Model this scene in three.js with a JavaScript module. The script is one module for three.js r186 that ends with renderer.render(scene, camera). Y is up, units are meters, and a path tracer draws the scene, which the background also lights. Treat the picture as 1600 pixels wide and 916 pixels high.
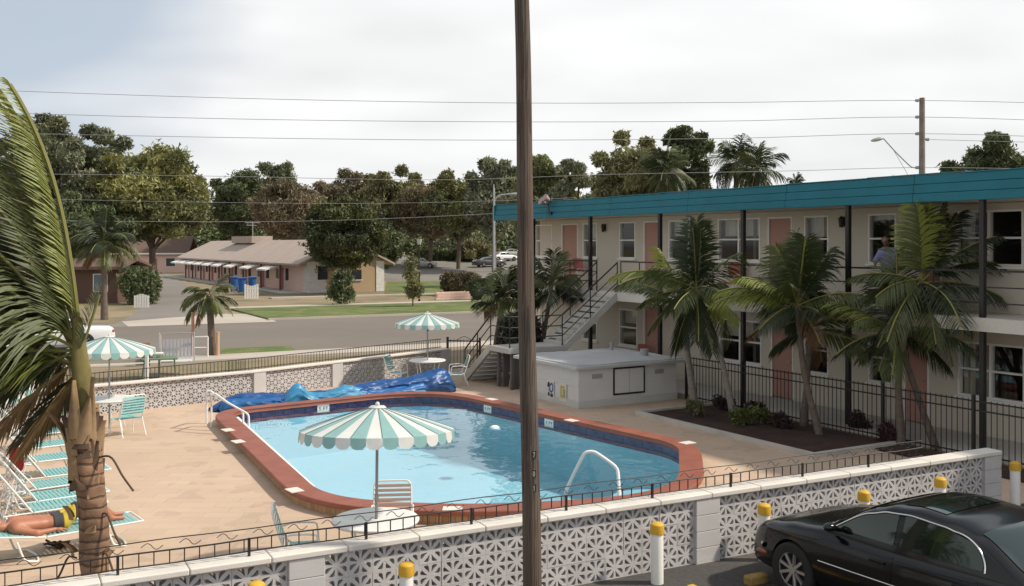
import * as THREE from 'three';
import { mergeGeometries } from 'three/addons/utils/BufferGeometryUtils.js';
import { RoundedBoxGeometry } from 'three/addons/geometries/RoundedBoxGeometry.js';
import { MarchingCubes } from 'three/addons/objects/MarchingCubes.js';
import { ImprovedNoise } from 'three/addons/math/ImprovedNoise.js';
import { Brush, Evaluator, SUBTRACTION } from 'three-bvh-csg';

// ------------------------------------------------------------ camera, sky, sun, exposure
const scene = new THREE.Scene();
const EYE = 4.3, FOCAL = 1550, HORIZON = 382;                     // eye height in metres; focal length and horizon row of a 1600 x 916 frame
const camera = new THREE.PerspectiveCamera(2 * Math.atan(458 / FOCAL) * 180 / Math.PI, 1600 / 916, 0.3, 900);
camera.position.set(0, EYE, 0); camera.lookAt(0, EYE, -10);
camera.setViewOffset(1600, 916, 0, 458 - HORIZON, 1600, 916);
const renderer = new THREE.WebGLRenderer({ antialias: true });
renderer.toneMapping = THREE.LinearToneMapping;
renderer.toneMappingExposure = 1.0;
renderer.shadowMap.enabled = true;

const V = (x, y, z) => new THREE.Vector3(x, y, z);
const SUN = V(0.69, 0.70, -0.19).normalize();
{
  const W = 1024, H = 512, data = new Float32Array(W * H * 4), P = new ImprovedNoise();
  const fbm = (x, y, z) => { let s = 0, a = 0.5; for (let i = 0; i < 5; i++) { s += a * P.noise(x, y, z); x *= 2.03; y *= 2.03; z *= 2.03; a *= 0.5; } return s; };
  const gap = V(-800, 440, -1550).normalize();
  for (let j = 0; j < H; j++) for (let i = 0; i < W; i++) {
    const el = ((j + 0.5) / H - 0.5) * Math.PI, ph = ((i + 0.5) / W - 0.5) * 2 * Math.PI;
    const x = Math.cos(ph) * Math.cos(el), y = Math.sin(el), z = Math.sin(ph) * Math.cos(el), o = (j * W + i) * 4;
    let c;
    if (y < -0.01) c = [0.30, 0.27, 0.23];
    else {
      const k = 1 / (y + 0.16), n = fbm(x * k * 0.75 + 3.1, 0.7, z * k * 1.1 + 1.7), m = fbm(x * k * 1.9 + 9, 4.2, z * k * 2.6);
      const cs = x * SUN.x + y * SUN.y + z * SUN.z, glow = 0.16 * cs + 0.10 * Math.pow(Math.max(0, cs), 6), low = Math.exp(-Math.max(0, y) * 9), sm = (a, b, q) => { q = Math.min(1, Math.max(0, (q - a) / (b - a))); return q * q * (3 - 2 * q); };
      const white = 0.865 + 0.27 * n + 0.12 * m + 0.03 * low + glow;
      const gapAt = Math.min(1, Math.max(0, (Math.exp(-(1 - (x * gap.x + y * gap.y + z * gap.z)) * 40) - 0.24 - n * 0.6) * 1.9));
      const t = Math.max(0.85 * gapAt, sm(0.2, 0.6, y) * sm(-0.30, 0.24, -n + 0.05)), high = sm(0.15, 0.7, y);    // the cloud breaks up towards the zenith
      const blue = [0.47 - 0.14 * high, 0.565 - 0.19 * high, 0.68 - 0.24 * high];
      c = [white, white * 1.004, white * 1.01].map((w, q) => w * (1 - t) + blue[q] * t);
    }
    data[o] = c[0]; data[o + 1] = c[1]; data[o + 2] = c[2]; data[o + 3] = 1;
  }
  const sky = new THREE.DataTexture(data, W, H, THREE.RGBAFormat, THREE.FloatType);
  sky.mapping = THREE.EquirectangularReflectionMapping; sky.magFilter = THREE.LinearFilter; sky.needsUpdate = true;
  scene.background = sky; scene.environment = sky;
}
const sunLight = new THREE.DirectionalLight(new THREE.Color(1, 0.905, 0.77), 4.35);
sunLight.position.copy(SUN).multiplyScalar(120); sunLight.target.position.set(0, 0, -25);
sunLight.castShadow = true; sunLight.shadow.radius = 5; sunLight.shadow.mapSize.set(4096, 4096);
Object.assign(sunLight.shadow.camera, { left: -70, right: 70, top: 70, bottom: -70, near: 1, far: 320 });
scene.add(sunLight, sunLight.target);

// ------------------------------------------------------------ helpers
let seed0 = 12345;
const rng = (s) => () => { s = (s + 0x6d2b79f5) | 0; let t = Math.imul(s ^ (s >>> 15), 1 | s); t = (t + Math.imul(t ^ (t >>> 7), 61 | t)) ^ t; return ((t ^ (t >>> 14)) >>> 0) / 4294967296; };
const R0 = rng(77), rand = (a, b) => a + (b - a) * R0();
const at = (u, v, h = 0) => { const d = (EYE - h) * FOCAL / (v - HORIZON); return V((u - 800) / FOCAL * d, h, -d); };      // where a sight line of the photograph meets the level h
const atD = (u, v, d) => V((u - 800) / FOCAL * d, EYE - (v - HORIZON) * d / FOCAL, -d);                                        // ... or the distance d
const names = new Map();
const numbered = (n) => { const k = names.get(n) ?? 0; names.set(n, k + 1); return k ? n + '_' + String(k).padStart(3, '0') : n; };
function tag(o, label, category, group, kind) { Object.assign(o.userData, { label, category }); if (group) o.userData.group = group; if (kind) o.userData.kind = kind; return o; }
function thing(name, label, category, pos = V(0, 0, 0), turn = 0, group) {
  const o = new THREE.Group(); o.name = numbered(name); o.position.copy(pos); o.rotation.y = turn; scene.add(o);
  return tag(o, label, category, group);
}
function dup(root, pos, turn, label, group) {
  const r = root.clone(); r.name = numbered(root.name.replace(/_\d{3}$/, '')); r.userData = { ...root.userData, label }; if (group) r.userData.group = group;
  r.position.copy(pos); r.rotation.y = turn; scene.add(r); return r;
}
function mesh(name, geo, mat, parent, pos, ry) {
  const m = new THREE.Mesh(geo, mat); m.name = parent ? name : numbered(name); m.castShadow = m.receiveShadow = true;
  if (pos) m.position.copy(pos); if (ry) m.rotation.y = ry;
  (parent ?? scene).add(m); return m;
}
function structure(name, geo, mat) { const m = mesh(name, geo, mat); m.userData.kind = 'structure'; return m; }
function boxUV(g) {
  const p = g.attributes.position, n = g.attributes.normal, uv = new Float32Array(p.count * 2);
  for (let i = 0; i < p.count; i += 3) {
    let nx = 0, ny = 0, nz = 0;
    for (let k = 0; k < 3; k++) { nx += n.getX(i + k); ny += n.getY(i + k); nz += n.getZ(i + k); }
    nx = Math.abs(nx); ny = Math.abs(ny); nz = Math.abs(nz);
    for (let k = 0; k < 3; k++) {
      const x = p.getX(i + k), y = p.getY(i + k), z = p.getZ(i + k), o = (i + k) * 2;
      if (ny >= nx && ny >= nz) { uv[o] = x; uv[o + 1] = z; } else if (nx >= nz) { uv[o] = z; uv[o + 1] = y; } else { uv[o] = x; uv[o + 1] = y; }
    }
  }
  g.setAttribute('uv', new THREE.BufferAttribute(uv, 2)); return g;
}
function prep(g, keepUV) {
  g = g.index ? g.toNonIndexed() : g;
  if (!g.attributes.normal) g.computeVertexNormals();
  for (const k of Object.keys(g.attributes)) if (!['position', 'normal', 'uv'].includes(k)) g.deleteAttribute(k);
  g.morphAttributes = {}; g.clearGroups();
  return keepUV && g.attributes.uv ? g : boxUV(g);
}
class MB {                                                          // collects pieces and joins them into one named mesh
  constructor() { this.g = []; }
  add(g, m) { if (m) { g = g.clone(); g.applyMatrix4(m); } this.g.push(prep(g)); return this; }
  slab(x0, y0, z0, x1, y1, z1) { const g = new THREE.BoxGeometry(Math.abs(x1 - x0), Math.abs(y1 - y0), Math.abs(z1 - z0)); g.translate((x0 + x1) / 2, (y0 + y1) / 2, (z0 + z1) / 2); return this.add(g); }
  rslab(x0, y0, z0, x1, y1, z1, r = 0.01) { const g = new RoundedBoxGeometry(x1 - x0, y1 - y0, z1 - z0, 1, r); g.translate((x0 + x1) / 2, (y0 + y1) / 2, (z0 + z1) / 2); return this.add(g); }
  rod(a, b, r, r2 = r, n = 8) {
    const d = b.clone().sub(a), L = d.length(), g = new THREE.CylinderGeometry(r2, r, L, n, 1); g.translate(0, L / 2, 0);
    return this.add(g, new THREE.Matrix4().compose(a, new THREE.Quaternion().setFromUnitVectors(V(0, 1, 0), d.normalize()), V(1, 1, 1)));
  }
  bar(a, b, w, h = w) {                                             // a square bar from a to b
    const d = b.clone().sub(a), L = d.length(), g = new THREE.BoxGeometry(L, h, w);
    const x = d.clone().normalize(), z = V(x.z === 0 && x.x === 0 ? 1 : -x.z, 0, x.x).normalize(), y = z.clone().cross(x);
    const M = new THREE.Matrix4().makeBasis(x, y, z); M.setPosition(a.clone().add(b).multiplyScalar(0.5)); return this.add(g, M);
  }
  path(pts, r, n = 6, seg = pts.length * 4, closed = false, tension = 0.5) { return this.add(new THREE.TubeGeometry(new THREE.CatmullRomCurve3(pts, closed, 'catmullrom', tension), seg, r, n, closed)); }
  get geo() { const g = this.g.length === 1 ? this.g[0] : mergeGeometries(this.g); return g; }
  build(name, mat, parent) { return mesh(name, this.geo, mat, parent); }
}
const M4 = (x, y, z, ry = 0, s = 1) => new THREE.Matrix4().compose(V(x, y, z), new THREE.Quaternion().setFromEuler(new THREE.Euler(0, ry, 0)), V(s, s, s));
function sheet(points, y, holes = []) {                             // a flat sheet from [x, z] corners, facing up
  const s = new THREE.Shape(points.map(([x, z]) => new THREE.Vector2(x, -z)));
  for (const h of holes) s.holes.push(new THREE.Path(h.map(([x, z]) => new THREE.Vector2(x, -z))));
  const g = new THREE.ShapeGeometry(s); g.rotateX(-Math.PI / 2); g.translate(0, y, 0); return prep(g);
}
// ------------------------------------------------------------ procedural textures and materials
function hash(x, y, s) { let h = Math.imul(x, 374761393) + Math.imul(y, 668265263) + Math.imul(s, 974634977) | 0; h = Math.imul(h ^ (h >>> 13), 1274126177); return ((h ^ (h >>> 16)) >>> 0) / 4294967296; }
function tnoise(u, v, f, s) {
  const x = u * f, y = v * f, i = Math.floor(x), j = Math.floor(y), a = x - i, b = y - j, p = a * a * (3 - 2 * a), q = b * b * (3 - 2 * b), w = (k) => ((k % f) + f) % f;
  return (hash(w(i), w(j), s) * (1 - p) + hash(w(i + 1), w(j), s) * p) * (1 - q) + (hash(w(i), w(j + 1), s) * (1 - p) + hash(w(i + 1), w(j + 1), s) * p) * q;
}
const tf = (u, v, f, s, n = 4) => { let t = 0, a = 0.5, m = 0; for (let i = 0; i < n; i++) { t += a * tnoise(u, v, f, s + i); m += a; f *= 2; a *= 0.5; } return t / m; };
const toS = (x) => { x = Math.min(1, Math.max(0, x)); return Math.round(255 * (x < 0.0031308 ? 12.92 * x : 1.055 * Math.pow(x, 1 / 2.4) - 0.055)); };
function texture(size, metres, fn, srgb = true) {
  const d = new Uint8Array(size * size * 4);
  for (let j = 0; j < size; j++) for (let i = 0; i < size; i++) {
    const c = fn((i + 0.5) / size, (j + 0.5) / size), o = (j * size + i) * 4;
    for (let k = 0; k < 3; k++) d[o + k] = srgb ? toS(c[k]) : Math.round(255 * Math.min(1, Math.max(0, c[k]))); d[o + 3] = 255;
  }
  const t = new THREE.DataTexture(d, size, size); t.wrapS = t.wrapT = THREE.RepeatWrapping; t.magFilter = THREE.LinearFilter;
  const [mx, my] = [].concat(metres, metres); t.repeat.set(1 / mx, 1 / my); if (srgb) t.colorSpace = THREE.SRGBColorSpace; t.needsUpdate = true; return t;
}
const S = THREE.DoubleSide;
function plain(c, rough = 0.7, o = {}) { return new THREE.MeshPhysicalMaterial({ color: new THREE.Color().setRGB(...c), roughness: rough, ...o }); }
function mottled(c, amp, metres, rough, { f = 4, size = 256, second = null, grain = 0.15, bump = 0, seed = 1, ...o } = {}) {
  const map = texture(size, metres, (u, v) => {
    const a = tf(u, v, f, seed, 5), b = tf(u, v, f * 2, seed + 20, 3), g = hash((u * size) | 0, (v * size) | 0, seed + 5) - 0.5;
    const k = 1 + amp * (a - 0.5) * 2 + grain * g, t = second ? Math.min(1, Math.max(0, (b - 0.45) * 4)) : 0;
    return c.map((x, i) => (x * (1 - t) + (second ? second[i] : 0) * t) * k);
  });
  const m = new THREE.MeshPhysicalMaterial({ map, roughness: rough, ...o });
  if (bump) { m.bumpMap = texture(size, metres, (u, v) => { const a = 0.6 * tf(u, v, f * 4, seed + 9, 4) + 0.4 * hash((u * size) | 0, (v * size) | 0, seed + 6); return [a, a, a]; }, false); m.bumpScale = bump; }
  return m;
}
const M = {
  asphalt: mottled([0.058, 0.054, 0.052], 0.45, 6, 0.85, { f: 3, second: [0.085, 0.077, 0.07], grain: 0.5, bump: 0.006, seed: 3 }),
  road: mottled([0.172, 0.149, 0.126], 0.14, 14, 0.9, { f: 3, grain: 0.12, seed: 4 }),
  walk: mottled([0.45, 0.40, 0.345], 0.12, 5, 0.85, { f: 4, grain: 0.12, seed: 5 }),
  drive: mottled([0.205, 0.188, 0.168], 0.18, 9, 0.9, { f: 3, grain: 0.12, seed: 6 }),
  soil: mottled([0.26, 0.2, 0.125], 0.3, 17, 0.95, { f: 5, second: [0.185, 0.16, 0.088], grain: 0.3, size: 512, bump: 0.05, seed: 7 }),
  lawn: mottled([0.09, 0.13, 0.03], 0.3, 9, 0.95, { f: 6, second: [0.16, 0.16, 0.055], grain: 0.5, bump: 0.04, seed: 8 }),
  mulch: mottled([0.05, 0.024, 0.016], 0.6, 2, 0.95, { f: 8, grain: 0.9, bump: 0.05, seed: 9 }),
  stucco: mottled([0.58, 0.525, 0.44], 0.06, 3, 0.85, { f: 4, grain: 0.05, bump: 0.003, seed: 10 }),
  plaster: mottled([0.62, 0.615, 0.60], 0.08, 2.5, 0.75, { f: 4, grain: 0.05, bump: 0.003, seed: 11 }),
  block: mottled([0.52, 0.50, 0.495], 0.1, 1.7, 0.75, { f: 4, grain: 0.08, bump: 0.003, seed: 12 }),
  cap: mottled([0.66, 0.62, 0.57], 0.12, 1.9, 0.75, { f: 4, grain: 0.1, bump: 0.003, seed: 13 }),
  concrete: mottled([0.46, 0.44, 0.40], 0.16, 2.3, 0.8, { f: 4, grain: 0.1, bump: 0.004, seed: 14 }),
  roofing: mottled([0.46, 0.46, 0.46], 0.16, 3.1, 0.8, { f: 3, grain: 0.06, seed: 15 }),
  coping: mottled([0.27, 0.088, 0.056], 0.2, 1.1, 0.6, { f: 5, grain: 0.2, bump: 0.003, seed: 16 }),
  teal: mottled([0.004, 0.15, 0.205], 0.14, 2.2, 0.6, { f: 4, grain: 0.05, seed: 17 }),
  pinkDoor: mottled([0.42, 0.225, 0.175], 0.05, 2, 0.6, { f: 3, grain: 0.03, seed: 18 }),
  pinkWall: mottled([0.74, 0.52, 0.44], 0.1, 4, 0.8, { f: 3, grain: 0.06, seed: 19 }),
  tanWall: mottled([0.40, 0.29, 0.18], 0.08, 4, 0.85, { f: 3, grain: 0.06, seed: 21 }),
  quoin: mottled([0.66, 0.64, 0.6], 0.12, 1.4, 0.8, { f: 6, grain: 0.1, seed: 22 }),
  brownWall: mottled([0.105, 0.06, 0.045], 0.15, 4, 0.85, { f: 3, grain: 0.06, seed: 23 }),
  shingle: mottled([0.42, 0.345, 0.295], 0.12, 5, 0.9, { f: 6, grain: 0.15, seed: 24 }),
  brownRoof: mottled([0.13, 0.085, 0.065], 0.15, 5, 0.9, { f: 6, grain: 0.15, seed: 25 }),
  whitePaint: mottled([0.78, 0.76, 0.72], 0.06, 0.9, 0.5, { f: 3, grain: 0.04, seed: 26 }),
  whiteMetal: plain([0.78, 0.78, 0.76], 0.35),
  black: plain([0.012, 0.011, 0.011], 0.45),
  yellow: mottled([0.62, 0.36, 0.03], 0.18, 0.5, 0.55, { f: 3, grain: 0.1, seed: 27 }),
  steel: plain([0.42, 0.43, 0.44], 0.4, { metalness: 0.6 }),
  chrome: plain([0.75, 0.75, 0.75], 0.18, { metalness: 1 }),
  greyMetal: plain([0.32, 0.32, 0.33], 0.5),
  tealStrap: plain([0.21, 0.47, 0.47], 0.5, { side: S }),
  bark: mottled([0.13, 0.10, 0.075], 0.4, 1.2, 0.95, { f: 6, grain: 0.3, bump: 0.03, seed: 28 }),
  greyBark: mottled([0.22, 0.2, 0.18], 0.35, 0.9, 0.95, { f: 6, grain: 0.3, bump: 0.02, seed: 29 }),
  rubber: plain([0.015, 0.015, 0.015], 0.85),
  dark: plain([0.02, 0.02, 0.02], 0.8),
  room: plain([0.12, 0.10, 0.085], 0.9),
  curtain: mottled([0.5, 0.45, 0.36], 0.1, 1, 0.95, { f: 4, seed: 30, side: S }),
  pane: plain([0.86, 0.9, 0.9], 0.03, { transmission: 1, thickness: 0, side: S }),
};
// weathered timber with the grain along v
const tn2 = (u, v, fx, fy, s) => {                                   // tiling noise with its own count of cells each way
  const x = u * fx, y = v * fy, i = Math.floor(x), j = Math.floor(y), a = x - i, b = y - j, p = a * a * (3 - 2 * a), q = b * b * (3 - 2 * b), X = (k) => k % fx, Y = (k) => k % fy;
  return (hash(X(i), Y(j), s) * (1 - p) + hash(X(i + 1), Y(j), s) * p) * (1 - q) + (hash(X(i), Y(j + 1), s) * (1 - p) + hash(X(i + 1), Y(j + 1), s) * p) * q;
};
M.pole = (() => {
  const m = new THREE.MeshPhysicalMaterial({ roughness: 0.9 }), crack = (u, v) => (tn2(u, v, 72, 7, 49) > 0.80 ? 1 : 0), st = (u, v) => 0.6 * tn2(u, v, 96, 6, 45) + 0.4 * tn2(u, v, 160, 24, 46);
  m.map = texture(512, [0.7, 4], (u, v) => { const k = (0.55 + 0.65 * st(u, v)) * (0.62 + 0.76 * tf(u, v, 3, 44, 3)) * (crack(u, v) ? 0.5 : 1), g = tn2(u, v, 5, 4, 47); return [(0.118 + 0.022 * g) * k, 0.097 * k, (0.084 - 0.012 * g) * k]; });
  m.bumpMap = texture(512, [0.7, 4], (u, v) => { const a = st(u, v) - 0.6 * crack(u, v); return [a, a, a]; }, false); m.bumpScale = 0.012; return m;
})();
// pool deck: pale tan paving slabs with faint joints
M.deck = (() => {
  const cell = (u, v) => { const r = Math.floor(v * 30), q = u * 15 + (r % 2) * 0.5, x = q % 1, y = (v * 30) % 1; return [hash(r, Math.floor(q) % 15, 51), x < 0.022 || y < 0.05 ? 1 : 0]; };
  const c = (u, v) => { const [t, jn] = cell(u, v), st = tf(u, v, 3, 52, 5), sp = tf(u, v, 18, 57, 3), k = (0.97 + 0.05 * t) * (0.82 + 0.36 * st) * (sp > 0.66 ? 0.90 : 1) * (1 - 0.11 * jn) * (0.96 + 0.08 * hash((u * 1024) | 0, (v * 1024) | 0, 3)); return [0.52 * k, 0.392 * k * (0.97 + 0.03 * t), 0.288 * k * (0.94 + 0.08 * st)]; };
  const m = new THREE.MeshPhysicalMaterial({ roughness: 0.8 });
  m.map = texture(1024, 9.15, c); m.bumpMap = texture(1024, 9.15, (u, v) => { const [t, jn] = cell(u, v), a = 0.6 + 0.2 * t - 0.6 * jn; return [a, a, a]; }, false); m.bumpScale = 0.004; return m;
})();
M.sideTile = (() => {                                                // narrow upright tan tiles below the coping
  const m = new THREE.MeshPhysicalMaterial({ roughness: 0.55 });
  m.map = texture(256, [0.8, 0.8], (u, v) => { const x = (u * 8) % 1, t = hash(Math.floor(u * 8), 3, 61), k = x < 0.09 ? 0.45 : 0.8 + 0.35 * t; return [0.47 * k, 0.29 * k, 0.15 * k]; });
  m.bumpMap = texture(256, [0.8, 0.8], (u) => { const k = (u * 8) % 1 < 0.09 ? 0 : 1; return [k, k, k]; }, false); m.bumpScale = 0.004; return m;
})();
M.bandTile = (() => {                                                // dark blue waterline tiles
  const m = new THREE.MeshPhysicalMaterial({ roughness: 0.2 });
  m.map = texture(256, [0.6, 0.6], (u, v) => { const x = (u * 8) % 1, y = (v * 8) % 1, t = hash(Math.floor(u * 8), Math.floor(v * 8), 62), k = x < 0.08 || y < 0.08 ? 1.6 : 0.6 + 0.8 * t; return [0.05 * k, 0.042 * k, 0.095 * k]; }); return m;
})();
M.poolPlaster = mottled([0.30, 0.56, 0.64], 0.05, 3, 0.7, { f: 3, grain: 0.02, seed: 31 });
M.water = plain([0.88, 0.96, 1.0], 0.02, { transmission: 1, thickness: 0, ior: 1.33, side: S });
M.water.bumpMap = texture(512, 5, (u, v) => { const a = 0.55 * tf(u, v, 7, 71, 4) + 0.45 * tf(v, u, 13, 72, 3); return [a, a, a]; }, false); M.water.bumpScale = 0.022;

// ------------------------------------------------------------ the lie of the land
const TH = -1.0489, B0 = V(-0.58, 0, -37.8), E = V(0.4985, 0, 0.8669), N = V(0.8669, 0, -0.4985);       // the motel block: s runs along it towards the viewer, t into it
const Bw = (s, t, y = 0) => V(B0.x + E.x * s + N.x * t, y, B0.z + E.z * s + N.z * t);
const xz = (p) => [p.x, p.z];
const Rd = (p, q) => V(0.8824 * p - 0.4705 * q, 0, -0.4705 * p - 0.8824 * q);                             // the street: p along it, q across it
const TR = Math.atan2(0.4705, 0.8824);

function offsetPoly(pts, d) {                                       // moves the sides of a convex outline outwards by d
  const n = pts.length; let area = 0;
  for (let i = 0; i < n; i++) { const [a, b] = pts[i], [c, e] = pts[(i + 1) % n]; area += a * e - c * b; }
  const sg = area > 0 ? 1 : -1, L = pts.map((p, i) => { const q = pts[(i + 1) % n], dx = q[0] - p[0], dz = q[1] - p[1], l = Math.hypot(dx, dz); return { p: [p[0] + sg * dz / l * d, p[1] - sg * dx / l * d], d: [dx / l, dz / l] }; });
  return pts.map((_, i) => { const a = L[(i + n - 1) % n], b = L[i], cr = a.d[0] * b.d[1] - a.d[1] * b.d[0], t = ((b.p[0] - a.p[0]) * b.d[1] - (b.p[1] - a.p[1]) * b.d[0]) / cr; return [a.p[0] + a.d[0] * t, a.p[1] + a.d[1] * t]; });
}
function roundPoly(pts, rad, k = 10) {
  const out = [], n = pts.length;
  pts.forEach((p, i) => {
    const a = pts[(i + n - 1) % n], b = pts[(i + 1) % n], r = rad[i], la = Math.hypot(a[0] - p[0], a[1] - p[1]), lb = Math.hypot(b[0] - p[0], b[1] - p[1]), ta = Math.min(r, la * 0.48) / la, tb = Math.min(r, lb * 0.48) / lb;
    const A = [p[0] + (a[0] - p[0]) * ta, p[1] + (a[1] - p[1]) * ta], C = [p[0] + (b[0] - p[0]) * tb, p[1] + (b[1] - p[1]) * tb];
    for (let j = 0; j <= k; j++) { const t = j / k, u = 1 - t; out.push([u * u * A[0] + 2 * u * t * p[0] + t * t * C[0], u * u * A[1] + 2 * u * t * p[1] + t * t * C[1]]); }
  });
  return out;
}
const POOL = [[-6.9, -24.2], [-2.2, -27.7], [3.4, -20.2], [2.75, -16.3], [-0.5, -15.4], [-3.0, -15.95]], PR = [0.8, 2.0, 0.7, 1.5, 2.4, 1.0];
const poolIn = roundPoly(POOL, PR), poolOut = roundPoly(offsetPoly(POOL, 0.42), PR.map((r) => r + 0.45)), poolSide = roundPoly(offsetPoly(POOL, 0.36), PR.map((r) => r + 0.4)), poolWall = roundPoly(offsetPoly(POOL, 0.05), PR.map((r) => r + 0.05));

// the ground as one sheet to the horizon, left open under the pool
structure('ground', sheet([[-700, 40], [700, 40], [700, -800], [-700, -800]], 0, [poolSide]), M.soil);
// the pool deck
const NW = V(-5.66, 0, -9.20), ND = V(0.887, 0, -0.4614), NT = 0.4796;                                      // near block wall: start, direction, turn
const nw = (s, z = 0) => V(NW.x + ND.x * s + 0.4614 * z, 0, NW.z + ND.z * s + 0.887 * z);
const FW = [V(-15, 0, -21.2), V(-7.3, 0, -27.8), V(-2.2, 0, -33.8)];
structure('pool_deck', sheet([xz(nw(-7)), xz(nw(15.1)), xz(Bw(23.5, -0.5)), xz(Bw(1.2, -0.5)), xz(FW[2]), xz(FW[1]), xz(FW[0]), [-19, -17.7]].reverse(), 0.012, [poolSide]), M.deck);
// the car park in front of the near wall, and its paint
structure('parking_lot', sheet([xz(nw(-14)), xz(nw(15.25)), xz(Bw(23.2, -0.5)), xz(Bw(60, -0.5)), [26, 10], [-18, 10]].reverse(), 0.008), M.asphalt);
// the street and its pavements
const strip = (p0, p1, q0, q1, y) => sheet([xz(Rd(p0, q0)), xz(Rd(p1, q0)), xz(Rd(p1, q1)), xz(Rd(p0, q1))], y);
structure('road', strip(-260, 260, 38.6, 55.8, 0.008), M.road);
{
  const m = new MB().slab(-250, 0, -38.6, 260, 0.11, -36.9); const o = m.build('sidewalk', M.walk); o.rotation.y = TR; o.userData.kind = 'structure';
  const k = new MB().slab(14.2, 0, -56.0, 120, 0.12, -55.8).slab(-200, 0, -56.0, 0, 0.12, -55.8).build('kerb', M.walk); k.rotation.y = TR; k.userData.kind = 'structure';
  const f = new MB().slab(14.2, 0, -67.4, 120, 0.12, -66.0).slab(-120, 0, -67.4, -1, 0.12, -66.0).slab(20, 0, -78.6, 120, 0.12, -77.6).build('sidewalk', M.walk); f.rotation.y = TR; f.userData.kind = 'structure';
  const vg = new MB().slab(14.3, 0.001, -65.995, 90, 0.1, -56.005).build('grass_verge', M.lawn); vg.rotation.y = TR; vg.userData.kind = 'structure';
  structure('lawn', sheet([xz(Rd(-30, 56.0)), xz(Rd(-0.5, 56.0)), xz(Rd(-3, 61)), xz(Rd(-30, 61))].reverse(), 0.05), M.lawn);
  structure('lawn', sheet([xz(at(600, 463)), xz(at(760, 463)), xz(at(735, 440)), xz(at(604, 440))].reverse(), 0.01), M.lawn);
  structure('lawn', sheet([xz(at(345, 556)), xz(at(462, 549)), xz(at(455, 541)), xz(at(345, 545))].reverse(), 0.016), M.lawn);
  structure('driveway', sheet([[430, 503], [338, 505], [170, 512], [206, 492], [236, 470], [244, 432], [262, 428], [306, 455], [318, 470], [345, 490]].map(([u, v]) => xz(at(u, v))), 0.014), M.drive);
  structure('driveway_apron', sheet([[432, 503.5], [200, 511], [190, 503], [345, 491], [408, 491]].map(([u, v]) => xz(at(u, v))).reverse(), 0.02), M.walk);
}
{ // the land rises towards a car park beyond the street
  const g = new THREE.PlaneGeometry(190, 140, 95, 70); g.rotateX(-Math.PI / 2); g.translate(60, 0, -180);
  const p = g.attributes.position, sm = (x) => { x = Math.min(1, Math.max(0, x)); return x * x * (3 - 2 * x); };
  for (let i = 0; i < p.count; i++) { const x = p.getX(i), d = -p.getZ(i); p.setY(i, -0.06 + 2.35 * sm((d - 112) / 55) * sm((x + 34) / 16)); }
  g.computeVertexNormals(); structure('hill', prep(g), M.drive);
}
const rise = (x, d) => { const sm = (k) => { k = Math.min(1, Math.max(0, k)); return k * k * (3 - 2 * k); }; return Math.max(0, -0.06 + 2.35 * sm((d - 112) / 55) * sm((x + 34) / 16)); };

// ------------------------------------------------------------ the swimming pool
const pool = thing('swimming_pool', 'swimming pool with raised red brick coping and pale blue water', 'swimming pool');
function ribbon(poly, y0, y1) {                                     // an upright band along a closed outline, its u in metres
  const pos = [], uv = [], idx = []; let l = 0;
  for (let i = 0; i <= poly.length; i++) { const a = poly[i % poly.length], b = poly[(i + 1) % poly.length]; pos.push(a[0], y0, a[1], a[0], y1, a[1]); uv.push(l, y0, l, y1); l += Math.hypot(b[0] - a[0], b[1] - a[1]); }
  for (let i = 0; i < poly.length; i++) idx.push(i * 2, i * 2 + 2, i * 2 + 1, i * 2 + 1, i * 2 + 2, i * 2 + 3);
  const g = new THREE.BufferGeometry(); g.setAttribute('position', new THREE.Float32BufferAttribute(pos, 3)); g.setAttribute('uv', new THREE.Float32BufferAttribute(uv, 2)); g.setIndex(idx); g.computeVertexNormals(); return g;
}
const both = (m) => { m = m.clone(); m.side = S; return m; };
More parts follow.
